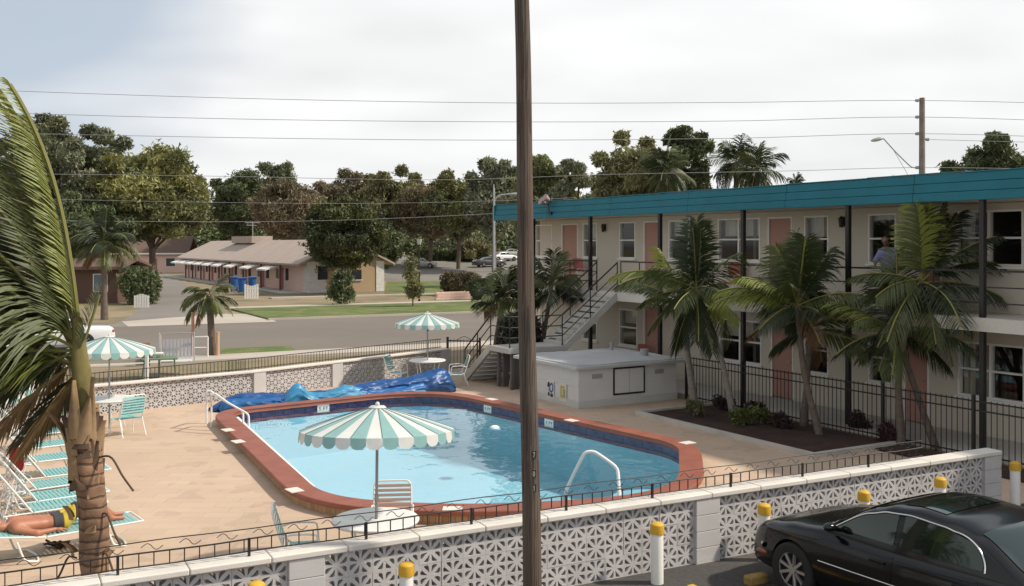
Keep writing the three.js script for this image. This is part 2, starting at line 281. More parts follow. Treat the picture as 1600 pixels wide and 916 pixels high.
{
  const sh = new THREE.Shape(poolOut.map(([x, z]) => new THREE.Vector2(x, -z))); sh.holes.push(new THREE.Path(poolIn.map(([x, z]) => new THREE.Vector2(x, -z))));
  const g = new THREE.ExtrudeGeometry(sh, { depth: 0.045, bevelEnabled: true, bevelThickness: 0.022, bevelSize: 0.022, bevelSegments: 3 }); g.rotateX(-Math.PI / 2); g.translate(0, 0.165, 0);
  mesh('coping', prep(g), M.coping, pool);
  mesh('tiled_side', ribbon(poolSide, 0.0, 0.15), both(M.sideTile), pool);
  mesh('waterline_tile', ribbon(poolWall, -0.12, 0.15), both(M.bandTile), pool);
  mesh('basin_wall', ribbon(poolWall, -1.15, -0.12), both(M.poolPlaster), pool);
  mesh('basin_floor', sheet(poolWall.slice().reverse(), -1.15), both(M.poolPlaster), pool);
  mesh('water', sheet(poolWall.slice().reverse(), 0.055), M.water, pool);
  { const dr = new MB().add(new THREE.CylinderGeometry(0.22, 0.22, 0.03, 20), M4(-1.2, -1.13, -20.5)); for (let i = -3; i <= 3; i++) dr.slab(-1.4, -1.112, -20.5 + i * 0.055 - 0.012, -1.0, -1.105, -20.5 + i * 0.055 + 0.012); dr.build('drain', M.greyMetal, pool); }
  // white nosing along the inner edge of the long left side and a stepped corner at the right
  const nose = new MB(); const a = POOL[5], b = POOL[0];
  nose.bar(V(a[0] - 0.35, 0.172, a[1] - 0.75), V(b[0] + 0.38, 0.172, b[1] + 0.72), 0.09, 0.09); nose.build('nosing', M.whitePaint, pool);
  for (let i = 0; i < 3; i++) { const st = new THREE.CylinderGeometry(1.5 - i * 0.42, 1.5 - i * 0.42, 0.28, 24, 1); mesh('corner_step', prep(st), M.poolPlaster, pool, V(2.35, -0.72 + i * 0.26, -17.0)); }
  // depth marks: white tiles on the coping and on the waterline band
  const label = (txt) => { const c = document.createElement('canvas'); c.width = 128; c.height = 96; const x = c.getContext('2d'); x.fillStyle = '#e6e3dc'; x.fillRect(0, 0, 128, 96); x.fillStyle = '#3a3a42'; x.font = 'bold 52px sans-serif'; x.textAlign = 'center'; x.textBaseline = 'middle'; x.fillText(txt, 64, 50); const t = new THREE.CanvasTexture(c); t.colorSpace = THREE.SRGBColorSpace; return new THREE.MeshPhysicalMaterial({ map: t, roughness: 0.4 }); };
  const white = plain([0.72, 0.66, 0.6], 0.5);
  for (const [u, v, r] of [[372, 690, -0.95], [356, 672, -0.95], [460, 766, -0.95], [707, 795, 0], [1074, 692, 0.6], [768, 624, -0.9], [893, 657, -0.9]]) {
    const p = at(u, v, 0.235); mesh('coping_tile', prep(new THREE.BoxGeometry(0.3, 0.014, 0.22)), white, pool, p, r);
  }
  for (const [txt, u, edge] of [['5 FT', 505, 0], ['5 FT', 762, 1], ['3 FT', 858, 1], ['3.5', 1048, 1]]) {
    // stand each tile against the waterline band where that sight line meets the wall
    const A = poolWall, p0 = offsetPoly(POOL, 0.05), a2 = p0[edge], b2 = p0[edge + 1], k = (u - 800) / FOCAL;
    const t = (a2[0] + k * a2[1]) / ((a2[0] - b2[0]) + k * (a2[1] - b2[1])), x = a2[0] + (b2[0] - a2[0]) * t, z = a2[1] + (b2[1] - a2[1]) * t;
    const nx = -(b2[1] - a2[1]), nz = b2[0] - a2[0], l = Math.hypot(nx, nz);
    const m = new THREE.Mesh(new THREE.PlaneGeometry(0.34, 0.2), label(txt)); m.name = 'depth_tile'; m.rotation.y = Math.atan2(nx / l, nz / l); m.position.set(x + nx / l * 0.006, 0.04, z + nz / l * 0.006);
    if (m.position.z < z - 1) m.rotation.y += Math.PI;
    pool.add(m);
  }
}
{ // hand rails of the pool
  const t = thing('pool_handrail', 'white tubular hand rail over the left end of the pool', 'hand rail', at(330, 668, 0.0), 0, null);
  const o = t.position, L = (u, v, d) => atD(u, v, d).sub(o), f = L(385, 646, 22.3), e = E.clone().multiplyScalar(-0.48);
  for (const k of [0, 1]) {
    const s = e.clone().multiplyScalar(k), top = L(330, 615, 22.7);
    new MB().path([V(0, 0.0, 0), V(0.0, 0.5, 0), top.clone().add(V(-0.02, -0.06, 0)), top.clone().add(V(0.08, 0.0, 0)), top.clone().lerp(f, 0.5), f.clone(), f.clone().add(V(0.05, -0.1, 0)), f.clone().add(V(0.05, -0.9, 0))].map((p) => p.add(s)), 0.024, 8, 60, false, 0.2).build('rail', M.whiteMetal, t);
  }
  const q = thing('pool_grab_rail', 'white arched grab rail over the near right edge of the pool', 'hand rail', V(0.82, 0, -17.0));
  new MB().path([V(-0.05, -0.6, 0), V(0.1, 0.05, 0), V(0.40, 0.68, 0), V(0.5, 0.745, 0.0), V(0.62, 0.73, 0.02), V(0.92, 0.53, 0.1), V(0.98, 0.42, 0.16), V(0.98, 0.0, 0.42)], 0.03, 10, 60, false, 0.3).build('rail', M.whiteMetal, q);
  new MB().rod(V(0.98, -0.05, 0.42), V(0.98, 0.04, 0.42), 0.06, 0.05, 12).build('flange', M.steel, q);
}
{ // floating chlorine dispenser
  const p = at(773, 671, 0.0), t = thing('floating_dispenser', 'small white and blue float drifting on the pool water', 'pool float', p);
  new MB().add(new THREE.SphereGeometry(0.13, 16, 10, 0, Math.PI * 2, 0, Math.PI * 0.5).scale(1, 0.75, 1)).build('dome', M.whiteMetal, t);
  new MB().add(new THREE.CylinderGeometry(0.15, 0.15, 0.03, 18)).build('ring', plain([0.25, 0.5, 0.7], 0.4), t);
}
{ // blue pool cover, bundled along the far edge
  const a = V(-7.75, 0, -25.5), b = V(-1.72, 0, -29.0), t = thing('pool_cover', 'crumpled blue pool cover bundled along the far edge of the pool', 'pool cover', a);
  const P = new ImprovedNoise(), ax = b.clone().sub(a), L = ax.length(); ax.normalize(); const up = V(0, 1, 0), side = V(-ax.z, 0, ax.x), ridge = (x, y, z) => 1 - Math.abs(P.noise(x, y, z)) * 2.4;
  function roll(s0, s1, hs, wd, seed, off, yo) {
    const n = 240, m = 40, pos = [], idx = [];
    for (let i = 0; i <= n; i++) {
      const u = i / n, s = s0 + (s1 - s0) * u, f = s / L, end = Math.min(1, 0.25 + 0.75 * Math.sin(Math.min(1, u * 9) * Math.PI / 2), 0.3 + 0.7 * Math.sin(Math.min(1, (1 - u) * 16) * Math.PI / 2));
      const h = hs(f) * end, w = wd * (1 + 0.35 * P.noise(s * 1.1, seed, 3)) * (0.6 + 0.4 * end), bow = off + 0.16 * Math.sin(f * Math.PI);
      for (let j = 0; j <= m; j++) {
        const th = j / m * Math.PI * 2, cx = Math.cos(th), sy = Math.sin(th);
        const fold = 0.86 + 0.20 * P.noise(cx * 1.4 + s * 0.6, sy * 1.4, s * 0.7 + seed) + 0.17 * ridge(cx * 2.2 + s * 1.3 + sy * 1.5, sy * 2.2, s * 1.1 + seed) + 0.10 * ridge(cx * 5 - s * 3.1, sy * 5 + s, seed * 3);
        const y = Math.max(0.015, yo + h * 0.5 * (1 + sy * fold * 1.05)), z = cx * w * fold + bow; const p = ax.clone().multiplyScalar(s).addScaledVector(side, z).addScaledVector(up, y); pos.push(p.x, p.y, p.z);
      }
    }
    for (let i = 0; i < n; i++) for (let j = 0; j < m; j++) { const k = i * (m + 1) + j; idx.push(k, k + 1, k + m + 1, k + 1, k + m + 2, k + m + 1); }
    const g = new THREE.BufferGeometry(); g.setAttribute('position', new THREE.Float32BufferAttribute(pos, 3)); g.setIndex(idx); g.computeVertexNormals(); return prep(g);
  }
  const vinyl = (c, seed) => mottled(c, 0.12, 1.3, 0.42, { f: 4, grain: 0.04, seed, side: S });
  mesh('sheet', roll(0, L, (f) => 0.36 + 0.05 * Math.sin(f * 14) - 0.12 * Math.exp(-Math.pow((f - 0.52) / 0.12, 2)) + 0.36 * Math.pow(f, 2.2), 0.32, 1.7, 0, 0), vinyl([0.012, 0.075, 0.25], 81), t);
  mesh('fold', roll(L * 0.24, L * 0.60, (f) => 0.30 + 0.26 * Math.exp(-Math.pow((f - 0.31) / 0.035, 2)) + 0.12 * Math.exp(-Math.pow((f - 0.5) / 0.05, 2)), 0.26, 4.2, 0.26, 0.02), vinyl([0.04, 0.24, 0.44], 82), t);
  mesh('fold', roll(L * 0.02, L * 0.25, () => 0.3, 0.24, 7.4, 0.26, 0.0), vinyl([0.015, 0.11, 0.31], 83), t);
  mesh('fold', roll(L * 0.55, L * 0.85, (f) => 0.26 + 0.35 * (f - 0.55), 0.22, 2.9, 0.30, 0.0), vinyl([0.016, 0.12, 0.34], 84), t);
}

// ------------------------------------------------------------ pierced block walls
function blockGeo(sz, dp, frame = 0.016, w = 0.018) {
  const h = sz / 2 - 0.0012, a = h - frame, sh = new THREE.Shape([[-h, -h], [h, -h], [h, h], [-h, h]].map(([x, y]) => new THREE.Vector2(x, y)));
  for (let k = 0; k < 4; k++) for (const m of [1, -1]) {            // eight leaf-shaped openings round the centre
    const pts = [[0.036, 0.012], [a * 0.45, w * 0.75], [a * 0.85, w * 1.0], [a, w + 0.018], [a, a * 0.62], [a * 0.88, a * 0.66], [a * 0.6, a * 0.6 - w * 1.75]].map(([x, y]) => [x, y * m]);
    const c = [1, 0, -1, 0][k], s = [0, 1, 0, -1][k];
    let q = pts.map(([x, y]) => new THREE.Vector2(x * c - y * s, x * s + y * c)); if (m > 0) q = q.reverse();
    sh.holes.push(new THREE.Path(q));
  }
  const g = new THREE.ExtrudeGeometry(sh, { depth: dp, bevelEnabled: false, steps: 1 }); g.translate(0, 0, -dp / 2); return prep(g);
}
const blockTones = [M.block, ...[0.95, 1.04, 0.9].map((k) => { const m = M.block.clone(); m.color.setScalar(k); return m; })];
function blockWall(root, x0, x1, rows, sz, geo, r) {
  const n = Math.round((x1 - x0) / sz), w = (x1 - x0) / n;
  for (let i = 0; i < n; i++) for (let j = 0; j < rows; j++) {
    const m = mesh('breeze_block', geo, blockTones[Math.floor(r() * 4)], root, V(x0 + (i + 0.5) * w, (j + 0.5) * sz, (r() - 0.5) * 0.008)); m.scale.x = w / sz; if (r() < 0.5) m.rotation.z = Math.PI;
  }
}
{
  const t = thing('block_wall', 'long white pierced block wall with coping between car park and pool', 'wall', NW, NT), r = rng(5), g = blockGeo(0.29, 0.16);
  for (const [a, b] of [[0.0, 3.59], [3.99, 9.1], [9.5, 14.9]]) blockWall(t, a, b, 3, 0.29, g, r);
  for (const s of [3.79, 9.3, 15.1]) {                              // solid piers, coursed like the blocks
    const p = new MB(); for (let j = 0; j < 4; j++) p.rslab(s - 0.2, j * 0.2175 + 0.002, -0.13, s + 0.2, j * 0.2175 + 0.2155, 0.13, 0.008); p.build('pier', M.block, t);
  }
  const cap = new MB(); for (let i = 0; i < 18; i++) cap.rslab(i * 0.85 + 0.002, 0.872, -0.15, i * 0.85 + 0.848, 0.945, 0.15, 0.018); cap.build('wall_cap', M.cap, t);
}
for (const [i, lab] of [[0, 'white pierced block wall behind the loungers at the street end'], [1, 'white pierced block wall behind the bundled blue pool cover']]) {
  const a = FW[i], b = FW[i + 1], L = a.distanceTo(b), t = thing('block_wall', lab, 'wall', a, Math.atan2(-(b.z - a.z), b.x - a.x)), r = rng(9 + i), g = blockGeo(0.235, 0.12, 0.013, 0.011), piers = i ? [0.2, 3.0, L - 0.2] : [5.2];
  let x = 0; for (const s of piers) { if (s - 0.2 > x + 0.1) blockWall(t, x, s - 0.2, 3, 0.235, g, r); new MB().rslab(s - 0.2, 0, -0.12, s + 0.2, 0.705, 0.12, 0.008).build('pier', M.block, t); x = s + 0.2; }
  if (L - x > 0.2) blockWall(t, x, L, 3, 0.235, g, r);
  new MB().rslab(-0.02, 0.706, -0.14, L + 0.02, 0.762, 0.14, 0.012).build('wall_cap', M.cap, t);
}
// low iron railing along the top of the near wall
{
  const t = thing('wall_railing', 'low black iron railing on top of the near white block wall', 'railing', NW.clone().setY(0.945), NT), L = 13.6;
  for (const [y, r] of [[0.05, 0.0075], [0.185, 0.009], [0.30, 0.006]]) new MB().path(Array.from({ length: 30 }, (_, i) => V(i / 29 * L, y + 0.006 * Math.sin(i * 1.7 + y * 40), 0.003 * Math.sin(i * 2.3))), r, 6, 116).build('rail', M.black, t);
  const pk = prep(new THREE.BoxGeometry(0.011, 0.135, 0.011)), ps = prep(new THREE.BoxGeometry(0.026, 0.20, 0.026)), r = rng(4);
  for (let x = 0.09; x < L; x += 0.152) mesh('picket', pk, M.black, t, V(x + (r() - 0.5) * 0.014, 0.118, 0));
  for (let x = 0.55; x < L; x += 1.32) mesh('post', ps, M.black, t, V(x, 0.095, 0));
  const sc = new MB(); sc.path([V(-0.11, 0.0, 0), V(-0.05, 0.035, 0), V(-0.008, 0.012, 0), V(0.008, -0.012, 0), V(0.05, -0.035, 0), V(0.11, 0.0, 0)], 0.0042, 5, 24); const sg = sc.geo;
  for (let x = 0.3; x < L; x += 0.38) mesh('scroll', sg, M.black, t, V(x, 0.243, 0));
}
// railing along the far walls and the gate beside the stairs
{
  const t = thing('wall_railing', 'thin dark railing above the far white block wall by the street', 'railing', FW[1].clone().setY(0.76), Math.atan2(-(FW[2].z - FW[1].z), FW[2].x - FW[1].x)), L = FW[1].distanceTo(FW[2]);
  new MB().rod(V(-0.6, 0.3, -0.3), V(L, 0.3, -0.3), 0.012).rod(V(-0.6, 0.03, -0.3), V(L, 0.03, -0.3), 0.012).build('rail', M.black, t);
  const pk = prep(new THREE.CylinderGeometry(0.008, 0.008, 1.06, 5)); for (let x = -0.55; x < L; x += 0.11) mesh('picket', pk, M.black, t, V(x, -0.23, -0.3));
  const g = thing('iron_gate', 'tall black iron gate between the far wall and the stairs', 'gate', FW[2], -0.25);
  new MB().slab(-0.03, 0, -0.03, 0.04, 1.15, 0.03).slab(1.12, 0, -0.03, 1.18, 1.15, 0.03).slab(0, 1.0, -0.015, 1.14, 1.04, 0.015).slab(0, 0.12, -0.015, 1.14, 0.16, 0.015).build('frame', M.black, g);
  for (let x = 0.12; x < 1.1; x += 0.115) mesh('picket', pk, M.black, g, V(x, 0.57, 0));
  new MB().path([V(0.35, 1.04, 0), V(0.45, 1.12, 0), V(0.6, 1.17, 0), V(0.75, 1.12, 0), V(0.85, 1.04, 0)], 0.01, 5).build('arch', M.black, g);
  const f = thing('wall_railing', 'dark railing above the far wall left of the pool handrail', 'railing', FW[0].clone().setY(0.76), Math.atan2(-(FW[1].z - FW[0].z), FW[1].x - FW[0].x)), K = FW[0].distanceTo(FW[1]);
  new MB().rod(V(4, 0.24, -0.25), V(K, 0.3, -0.3), 0.012).rod(V(4, 0.03, -0.25), V(K, 0.03, -0.3), 0.012).build('rail', M.black, f);
  for (let x = 4; x < K; x += 0.11) mesh('picket', pk, M.black, f, V(x, -0.25, -0.29));
}
// bollards
{
  let first; const r = rng(3);
  const where = ['by the leftmost wall section, only its tip in view', 'left of the brown utility pole, lower part cut off', 'right of the brown utility pole, whole post in view', 'just off the nose of the black car', 'behind the black car, above its windscreen', 'behind the black car, above its roof', 'beyond the end of the block wall'];
  [[-2.67, 10.36], [-1.17, 10.99], [1.84, 12.57], [3.43, 13.48], [5.04, 14.2], [6.48, 15.0], [8.17, 16.1]].forEach(([x, d], i) => {
    const lab = 'white bollard with yellow top ' + where[i], p = V(x, 0.008, -d);
    if (!i) {
      first = thing('bollard', lab, 'bollard', p, 0, 'yellow-topped bollards along the block wall');
      const g = new THREE.LatheGeometry([[0.0, 0.655], [0.078, 0.655], [0.08, 0.0]].reverse().map(([a, b]) => new THREE.Vector2(a, b)), 24); mesh('post', prep(g), M.whitePaint, first);
      const c = new THREE.LatheGeometry([[0, 0.772], [0.05, 0.768], [0.078, 0.752], [0.088, 0.735], [0.09, 0.63], [0.081, 0.628]].reverse().map(([a, b]) => new THREE.Vector2(a, b)), 24); mesh('yellow_top', prep(c), M.yellow, first);
    } else dup(first, p, r() * 3, lab);
  });
  // parking stop and paint on the asphalt
  const s = thing('wheel_stop', 'worn yellow concrete wheel stop in front of the black car', 'wheel stop', at(1187, 912), TH + Math.PI / 2); new MB().rslab(-0.22, 0.0, -0.07, 0.1, 0.13, 0.07, 0.03).build('block', mottled([0.30, 0.2, 0.06], 0.5, 0.4, 0.8, { f: 4, grain: 0.2, seed: 94 }), s);
  const a = at(1070, 912), pl = structure('parking_line', prep(new THREE.BoxGeometry(0.1, 0.004, 1.3).translate(0, 0.0125, 0.75)), M.yellow); pl.position.set(a.x, 0, a.z); pl.rotation.y = TH + Math.PI / 2;
}
// the wooden utility pole in front of the wall
{
  const t = thing('utility_pole', 'weathered brown wooden utility pole standing in front of the near wall', 'utility pole', V(0.235, 0, -11.05), 0.0), n = 40, pos = [];
  const g = new THREE.CylinderGeometry(0.072, 0.108, 10.2, 18, n); g.translate(0, 5.1, 0); const P = new ImprovedNoise(), p = g.attributes.position;
  for (let i = 0; i < p.count; i++) { const y = p.getY(i); p.setX(i, p.getX(i) - y * 0.0186 + 0.02 * P.noise(y * 0.4, 1, 2)); p.setZ(i, p.getZ(i) + 0.015 * P.noise(y * 0.4, 5, 2)); }
  g.computeVertexNormals(); mesh('shaft', prep(g), M.pole, t);
  const tags = plain([0.55, 0.53, 0.5], 0.5);
  const lab = (txt) => { const c = document.createElement('canvas'); c.width = c.height = 64; const x = c.getContext('2d'); x.fillStyle = '#43332b'; x.fillRect(0, 0, 64, 64); x.fillStyle = '#cfc9bf'; x.font = 'bold 62px sans-serif'; x.textAlign = 'center'; x.textBaseline = 'middle'; x.fillText(txt, 32, 36); const q = new THREE.CanvasTexture(c); q.colorSpace = THREE.SRGBColorSpace; return new THREE.MeshPhysicalMaterial({ map: q, roughness: 0.6 }); };
  for (const [txt, y] of [['7', 1.98], ['0', 1.77], ['1', 1.61]]) { const m = new THREE.Mesh(new RoundedBoxGeometry(0.05, 0.085, 0.012, 1, 0.003), lab(txt)); m.name = 'number_tag'; m.position.set(0.008, y, 0.094); m.rotation.y = 0.0; t.add(m); }
}

// ------------------------------------------------------------ the two-storey motel block
{
  const t = thing('motel_building', 'two-storey cream motel block with teal roof edge and pink doors', 'motel', B0.clone(), TH);
  const L = 30, F2 = 2.81, EAVE = 5.2, Zw = -1.5, sOf = (u, tt = 1.5) => { const m = (u - 800) / FOCAL; return (m * (37.8 + 0.4985 * tt) + 0.58 - 0.8669 * tt) / (0.4985 + 0.8669 * m); };
  const up = { w: [[837, 863], [911, 933], [968, 993], [1045, 1077], [1257, 1295], [1357, 1401]], dbl: [[1122, 1188], [1494, 1600]], d: [[878, 903], [1006, 1031], [1200, 1238], [1438, 1472]] };
  const low = { w: [[911, 933], [968, 996], [1257, 1295], [1357, 1395]], dbl: [[1124, 1190], [1497, 1602]], d: [[1006, 1031], [1205, 1240], [1412, 1452]] };
  const S2 = (list) => list.map(([a, b]) => [sOf(a), sOf(b)]);
  const more = [[22.6, 24.6], [26.4, 27.4]];
  const wins = [[S2(up.w), S2(up.dbl).concat([more[0]]), 3.83, 5.05], [S2(low.w), S2(low.dbl).concat([more[0]]), 0.92, 2.14]], doors = [[S2(up.d).concat([[21.4, 22.25]]), F2], [S2(low.d).concat([[21.4, 22.25]]), 0.1]];
  const wall = (y0, y1, holes) => {
    const sh = new THREE.Shape([[0.7, y0], [L, y0], [L, y1], [0.7, y1]].map(([a, b]) => new THREE.Vector2(a, b)));
    for (const [a, b, c, d] of holes) sh.holes.push(new THREE.Path([[a, c], [a, d], [b, d], [b, c]].map(([p, q]) => new THREE.Vector2(p, q))));
    const g = new THREE.ExtrudeGeometry(sh, { depth: 0.18, bevelEnabled: false }); g.translate(0, 0, Zw - 0.18); return prep(g);
  };
  const holes = [0, 1].map((k) => [...wins[k][0], ...wins[k][1]].map(([a, b]) => [a, b, wins[k][2], wins[k][3]]).concat(doors[k][0].map(([a, b]) => [a, b, doors[k][1] + 0.02, doors[k][1] + 2.24])));
  mesh('wall', wall(F2 + 0.002, EAVE, holes[0]), M.stucco, t); mesh('wall', wall(0.1, 2.53, holes[1]), M.stucco, t);
  new MB().slab(0.7, 0, -8, 0.88, EAVE, -1.685).slab(L - 0.18, 0, -8, L, EAVE, -1.685).slab(0.885, 0, -8.18, L - 0.185, EAVE, -8).build('side_wall', M.stucco, t);
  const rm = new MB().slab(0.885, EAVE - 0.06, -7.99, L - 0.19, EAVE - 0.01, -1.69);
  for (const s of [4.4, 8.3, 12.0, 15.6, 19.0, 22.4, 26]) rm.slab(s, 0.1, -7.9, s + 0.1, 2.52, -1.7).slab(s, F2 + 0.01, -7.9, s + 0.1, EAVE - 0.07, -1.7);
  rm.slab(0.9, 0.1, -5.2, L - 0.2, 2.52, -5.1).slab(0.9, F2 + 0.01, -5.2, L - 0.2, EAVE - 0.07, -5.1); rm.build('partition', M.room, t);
  // ground slab, gallery slab, roof and its teal edge boards
  new MB().slab(0.3, 0, -7.98, L, 0.1, 0.28).build('walkway', M.concrete, t);
  new MB().slab(0.5, 2.535, -7.98, L, F2, 0.1).build('gallery_slab', mottled([0.6, 0.57, 0.51], 0.08, 3, 0.85, { seed: 85 }), t);
  new MB().slab(0.1, EAVE + 0.01, -8.3, L, EAVE + 0.12, 0.0).build('soffit', mottled([0.55, 0.5, 0.42], 0.06, 3, 0.85, { seed: 86 }), t);
  const roof = new MB().slab(0.05, EAVE + 0.125, -8.35, L, EAVE + 0.5, -0.05).build('roof', M.roofing, t);
  for (let k = 0; k < 3; k++) for (let i = 0; i < 8; i++) {        // sheet-metal edge boards in lengths
    const y = EAVE + 0.0 + k * 0.195, z = 0.10 - k * 0.028;
    new MB().rslab(i * 3.75 + 0.003, y + 0.003, z - 0.07, i * 3.75 + 3.747, y + 0.192, z, 0.014).build('edge_board', M.teal, roof);
  }
  new MB().slab(-0.07, EAVE, -8.35, -0.003, EAVE + 0.58, 0.1).build('edge_board', M.teal, roof);
  { const g = new MB(); for (let i = 0; i < 12; i++) g.rslab(i * 2.5, EAVE + 0.588 + 0.012 * Math.sin(i * 2.1), -0.3, i * 2.5 + 2.497, EAVE + 0.612 + 0.012 * Math.sin(i * 2.1), 0.065, 0.008); g.build('drip_edge', M.teal, roof); }
  // windows and doors
  const frameMat = M.whitePaint;
  function window_(a, b, y0, y1, panes, cur) {
    const w = 0.045, z0 = Zw - 0.11, z1 = Zw + 0.015, f = new MB(), mid = (y0 + y1) / 2, xs = [a]; for (let i = 1; i < panes; i++) xs.push(a + (b - a) * i / panes); xs.push(b);
    f.slab(a, y1 - w, z0, b, y1, z1).slab(a, y0, z0, b, y0 + w, z1).slab(a, mid - w / 2, z0 + 0.005, b, mid + w / 2, z1 - 0.02);
    xs.forEach((x, i) => { const x0 = i === 0 ? x : i === panes ? x - w : x - w * 0.7, x1 = i === 0 ? x + w : i === panes ? x : x + w * 0.7; f.slab(x0, y0 + w, z0 + 0.002, x1, mid - w / 2, z1 - 0.003).slab(x0, mid + w / 2, z0 + 0.002, x1, y1 - w, z1 - 0.003); });
    const o = f.build('window', frameMat, t);
    for (let i = 0; i < panes; i++) for (const [q0, q1] of [[y0, mid], [mid, y1]]) mesh('pane', prep(new THREE.PlaneGeometry((xs[i + 1] - xs[i]) - 0.05, q1 - q0 - 0.05)), M.pane, o, V((xs[i] + xs[i + 1]) / 2, (q0 + q1) / 2, Zw - 0.06));
    new MB().rslab(a - 0.05, y0 - 0.06, Zw + 0.002, b + 0.05, y0 - 0.002, Zw + 0.07, 0.008).build('sill', M.whitePaint, o);
    if (cur) { // curtain with folds, drawn part of the way down or across
      const [side, frac] = cur, g = new THREE.PlaneGeometry(side ? (b - a) * frac : b - a - 0.02, side ? y1 - y0 : (y1 - y0) * frac, 40, 1), p = g.attributes.position;
      for (let i = 0; i < p.count; i++) p.setZ(i, 0.025 * Math.sin(p.getX(i) * 38));
      g.translate(side > 0 ? b - (b - a) * frac / 2 : side < 0 ? a + (b - a) * frac / 2 : (a + b) / 2, side ? (y0 + y1) / 2 : y1 - (y1 - y0) * frac / 2, Zw - 0.25); g.computeVertexNormals(); mesh('curtain', prep(g), M.curtain, o);
    }
    return o;
  }
  const curs = [[0, 0.42], [0, 0.45], null, [0, 0.4], [0, 0.45], [0, 0.12], null, [1, 0.4]], curD = [[0, 0.42], [-1, 0.35], [0, 0.5]];
  wins.forEach(([single, dbl, y0, y1], k) => { single.forEach(([a, b], i) => window_(a, b, y0, y1, 1, curs[(i + k * 2) % 8])); dbl.forEach(([a, b], i) => window_(a, b, y0, y1, 2, curD[i])); });
  doors.forEach(([list, y]) => list.forEach(([a, b]) => {
    const f = new MB().slab(a, y + 0.021, Zw - 0.1, a + 0.045, y + 2.24, Zw + 0.012).slab(b - 0.045, y + 0.021, Zw - 0.1, b, y + 2.24, Zw + 0.012).slab(a + 0.045, y + 2.195, Zw - 0.1, b - 0.045, y + 2.24, Zw + 0.012);
    const d = new MB().rslab(a + 0.047, y + 0.03, Zw - 0.085, b - 0.047, y + 2.19, Zw - 0.035, 0.004).build('door', M.pinkDoor, t);
    f.build('frame', M.whitePaint, d);
    new MB().rod(V(b - 0.12, y + 1.02, Zw - 0.035), V(b - 0.12, y + 1.02, Zw + 0.02), 0.012).rod(V(b - 0.12, y + 1.02, Zw + 0.02), V(b - 0.23, y + 1.02, Zw + 0.02), 0.01).build('handle', M.steel, d);
    new MB().slab(a, y + 0.0, Zw - 0.1, b, y + 0.0205, Zw + 0.05).build('threshold', M.steel, d);
  }));
  for (const u of [946, 1108, 1319, 1480]) { // wall lanterns
    const s = sOf(u), o = new MB().add(new THREE.CylinderGeometry(0.075, 0.05, 0.2, 6), M4(s, 4.83, Zw + 0.1)).add(new THREE.ConeGeometry(0.1, 0.09, 6), M4(s, 4.98, Zw + 0.1)).slab(s - 0.04, 4.76, Zw + 0.001, s + 0.04, 5.0, Zw + 0.03).build('lantern', M.black, t); void o;
  }
  // posts and gallery railing
  const posts = [2.7, 6.28, 9.9, 13.4, 16.9, 20.35, 23.9, 27.4];
  for (const s of posts) { new MB().slab(s - 0.05, F2 + 0.003, -0.06, s + 0.05, EAVE + 0.008, 0.04).build('post', M.black, t); new MB().slab(s - 0.05, 0.102, -0.06, s + 0.05, 2.532, 0.04).build('post', M.black, t); }
  for (let i = -1; i < posts.length; i++) {
    const a = i < 0 ? 0.55 : posts[i] + 0.052, b = (posts[i + 1] ?? L) - 0.052; if (i === posts.length - 1) break;
    const gap = i === 1 ? [6.65, 7.95] : null, segs = gap ? [[a, gap[0]], [gap[1], b]] : [[a, b]];
    for (const [p, q] of segs) {
      if (q - p < 0.15) continue;
      const bar = (y, r) => new MB().slab(p, F2 + y - r, -0.01 - r, q, F2 + y + r, -0.01 + r), o = bar(0.95, 0.02).build('railing', M.black, t); for (const y of [0.62, 0.3]) bar(y, 0.014).build('rail', M.black, o);
      const n = Math.max(1, Math.round((q - p) / 1.15));
      for (let k = gap ? 0 : 1; k < n + (gap ? 1 : 0); k++) new MB().slab(p + (q - p) * k / n - 0.012, F2 + 0.003, -0.022, p + (q - p) * k / n + 0.012, F2 + 0.93, 0.002).build('baluster', M.black, o);
    }
  }
  // the outside stairs: down towards the pool, a landing, then a turn away from the viewer
  const s0 = 6.7, s1 = 7.9, H1 = 1.25, n1 = 9, z1 = 2.05, stMat = M.concrete;
  const stairs = new MB(), wing = (pts, x0, x1, axis) => { const sh = new THREE.Shape(pts.map(([a, b]) => new THREE.Vector2(a, b))), g = new THREE.ExtrudeGeometry(sh, { depth: x1 - x0, bevelEnabled: false }); if (axis === 'z') { g.rotateY(-Math.PI / 2); g.translate(x1, 0, 0); } else g.translate(0, 0, x0); return g; };
  stairs.add(wing([[0.11, 2.53], [0.11, 2.80], [z1, H1 + 0.02], [z1, H1 - 0.24]], s0, s0 + 0.08, 'z')).add(wing([[0.11, 2.53], [0.11, 2.80], [z1, H1 + 0.02], [z1, H1 - 0.24]], s1 - 0.08, s1, 'z'));
  stairs.rslab(s0, H1 - 0.16, z1, s1, H1, 3.98, 0.01);
  stairs.add(wing([[s0, H1 - 0.2], [s0, H1 + 0.03], [4.92, 0.12], [4.92, 0.02], [5.2, 0.02]], 3.88, 3.98, 'x')).add(wing([[s0, H1 - 0.2], [s0, H1 + 0.03], [4.92, 0.12], [4.92, 0.02], [5.2, 0.02]], 2.85, 2.95, 'x'));
  const st = stairs.build('staircase', stMat, t);
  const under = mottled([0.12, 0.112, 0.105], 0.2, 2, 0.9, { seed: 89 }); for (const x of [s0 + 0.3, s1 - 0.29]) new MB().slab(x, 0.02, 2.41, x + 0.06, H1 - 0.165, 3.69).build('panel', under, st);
  for (let i = 0; i < n1; i++) { const y = 2.80 - (i + 1) * (2.80 - H1) / (n1 + 0.6), z = 0.11 + i * (z1 - 0.11) / n1; new MB().rslab(s0 + 0.082, y - 0.12, z, s1 - 0.082, y, z + 0.27, 0.01).build('step', stMat, st); }
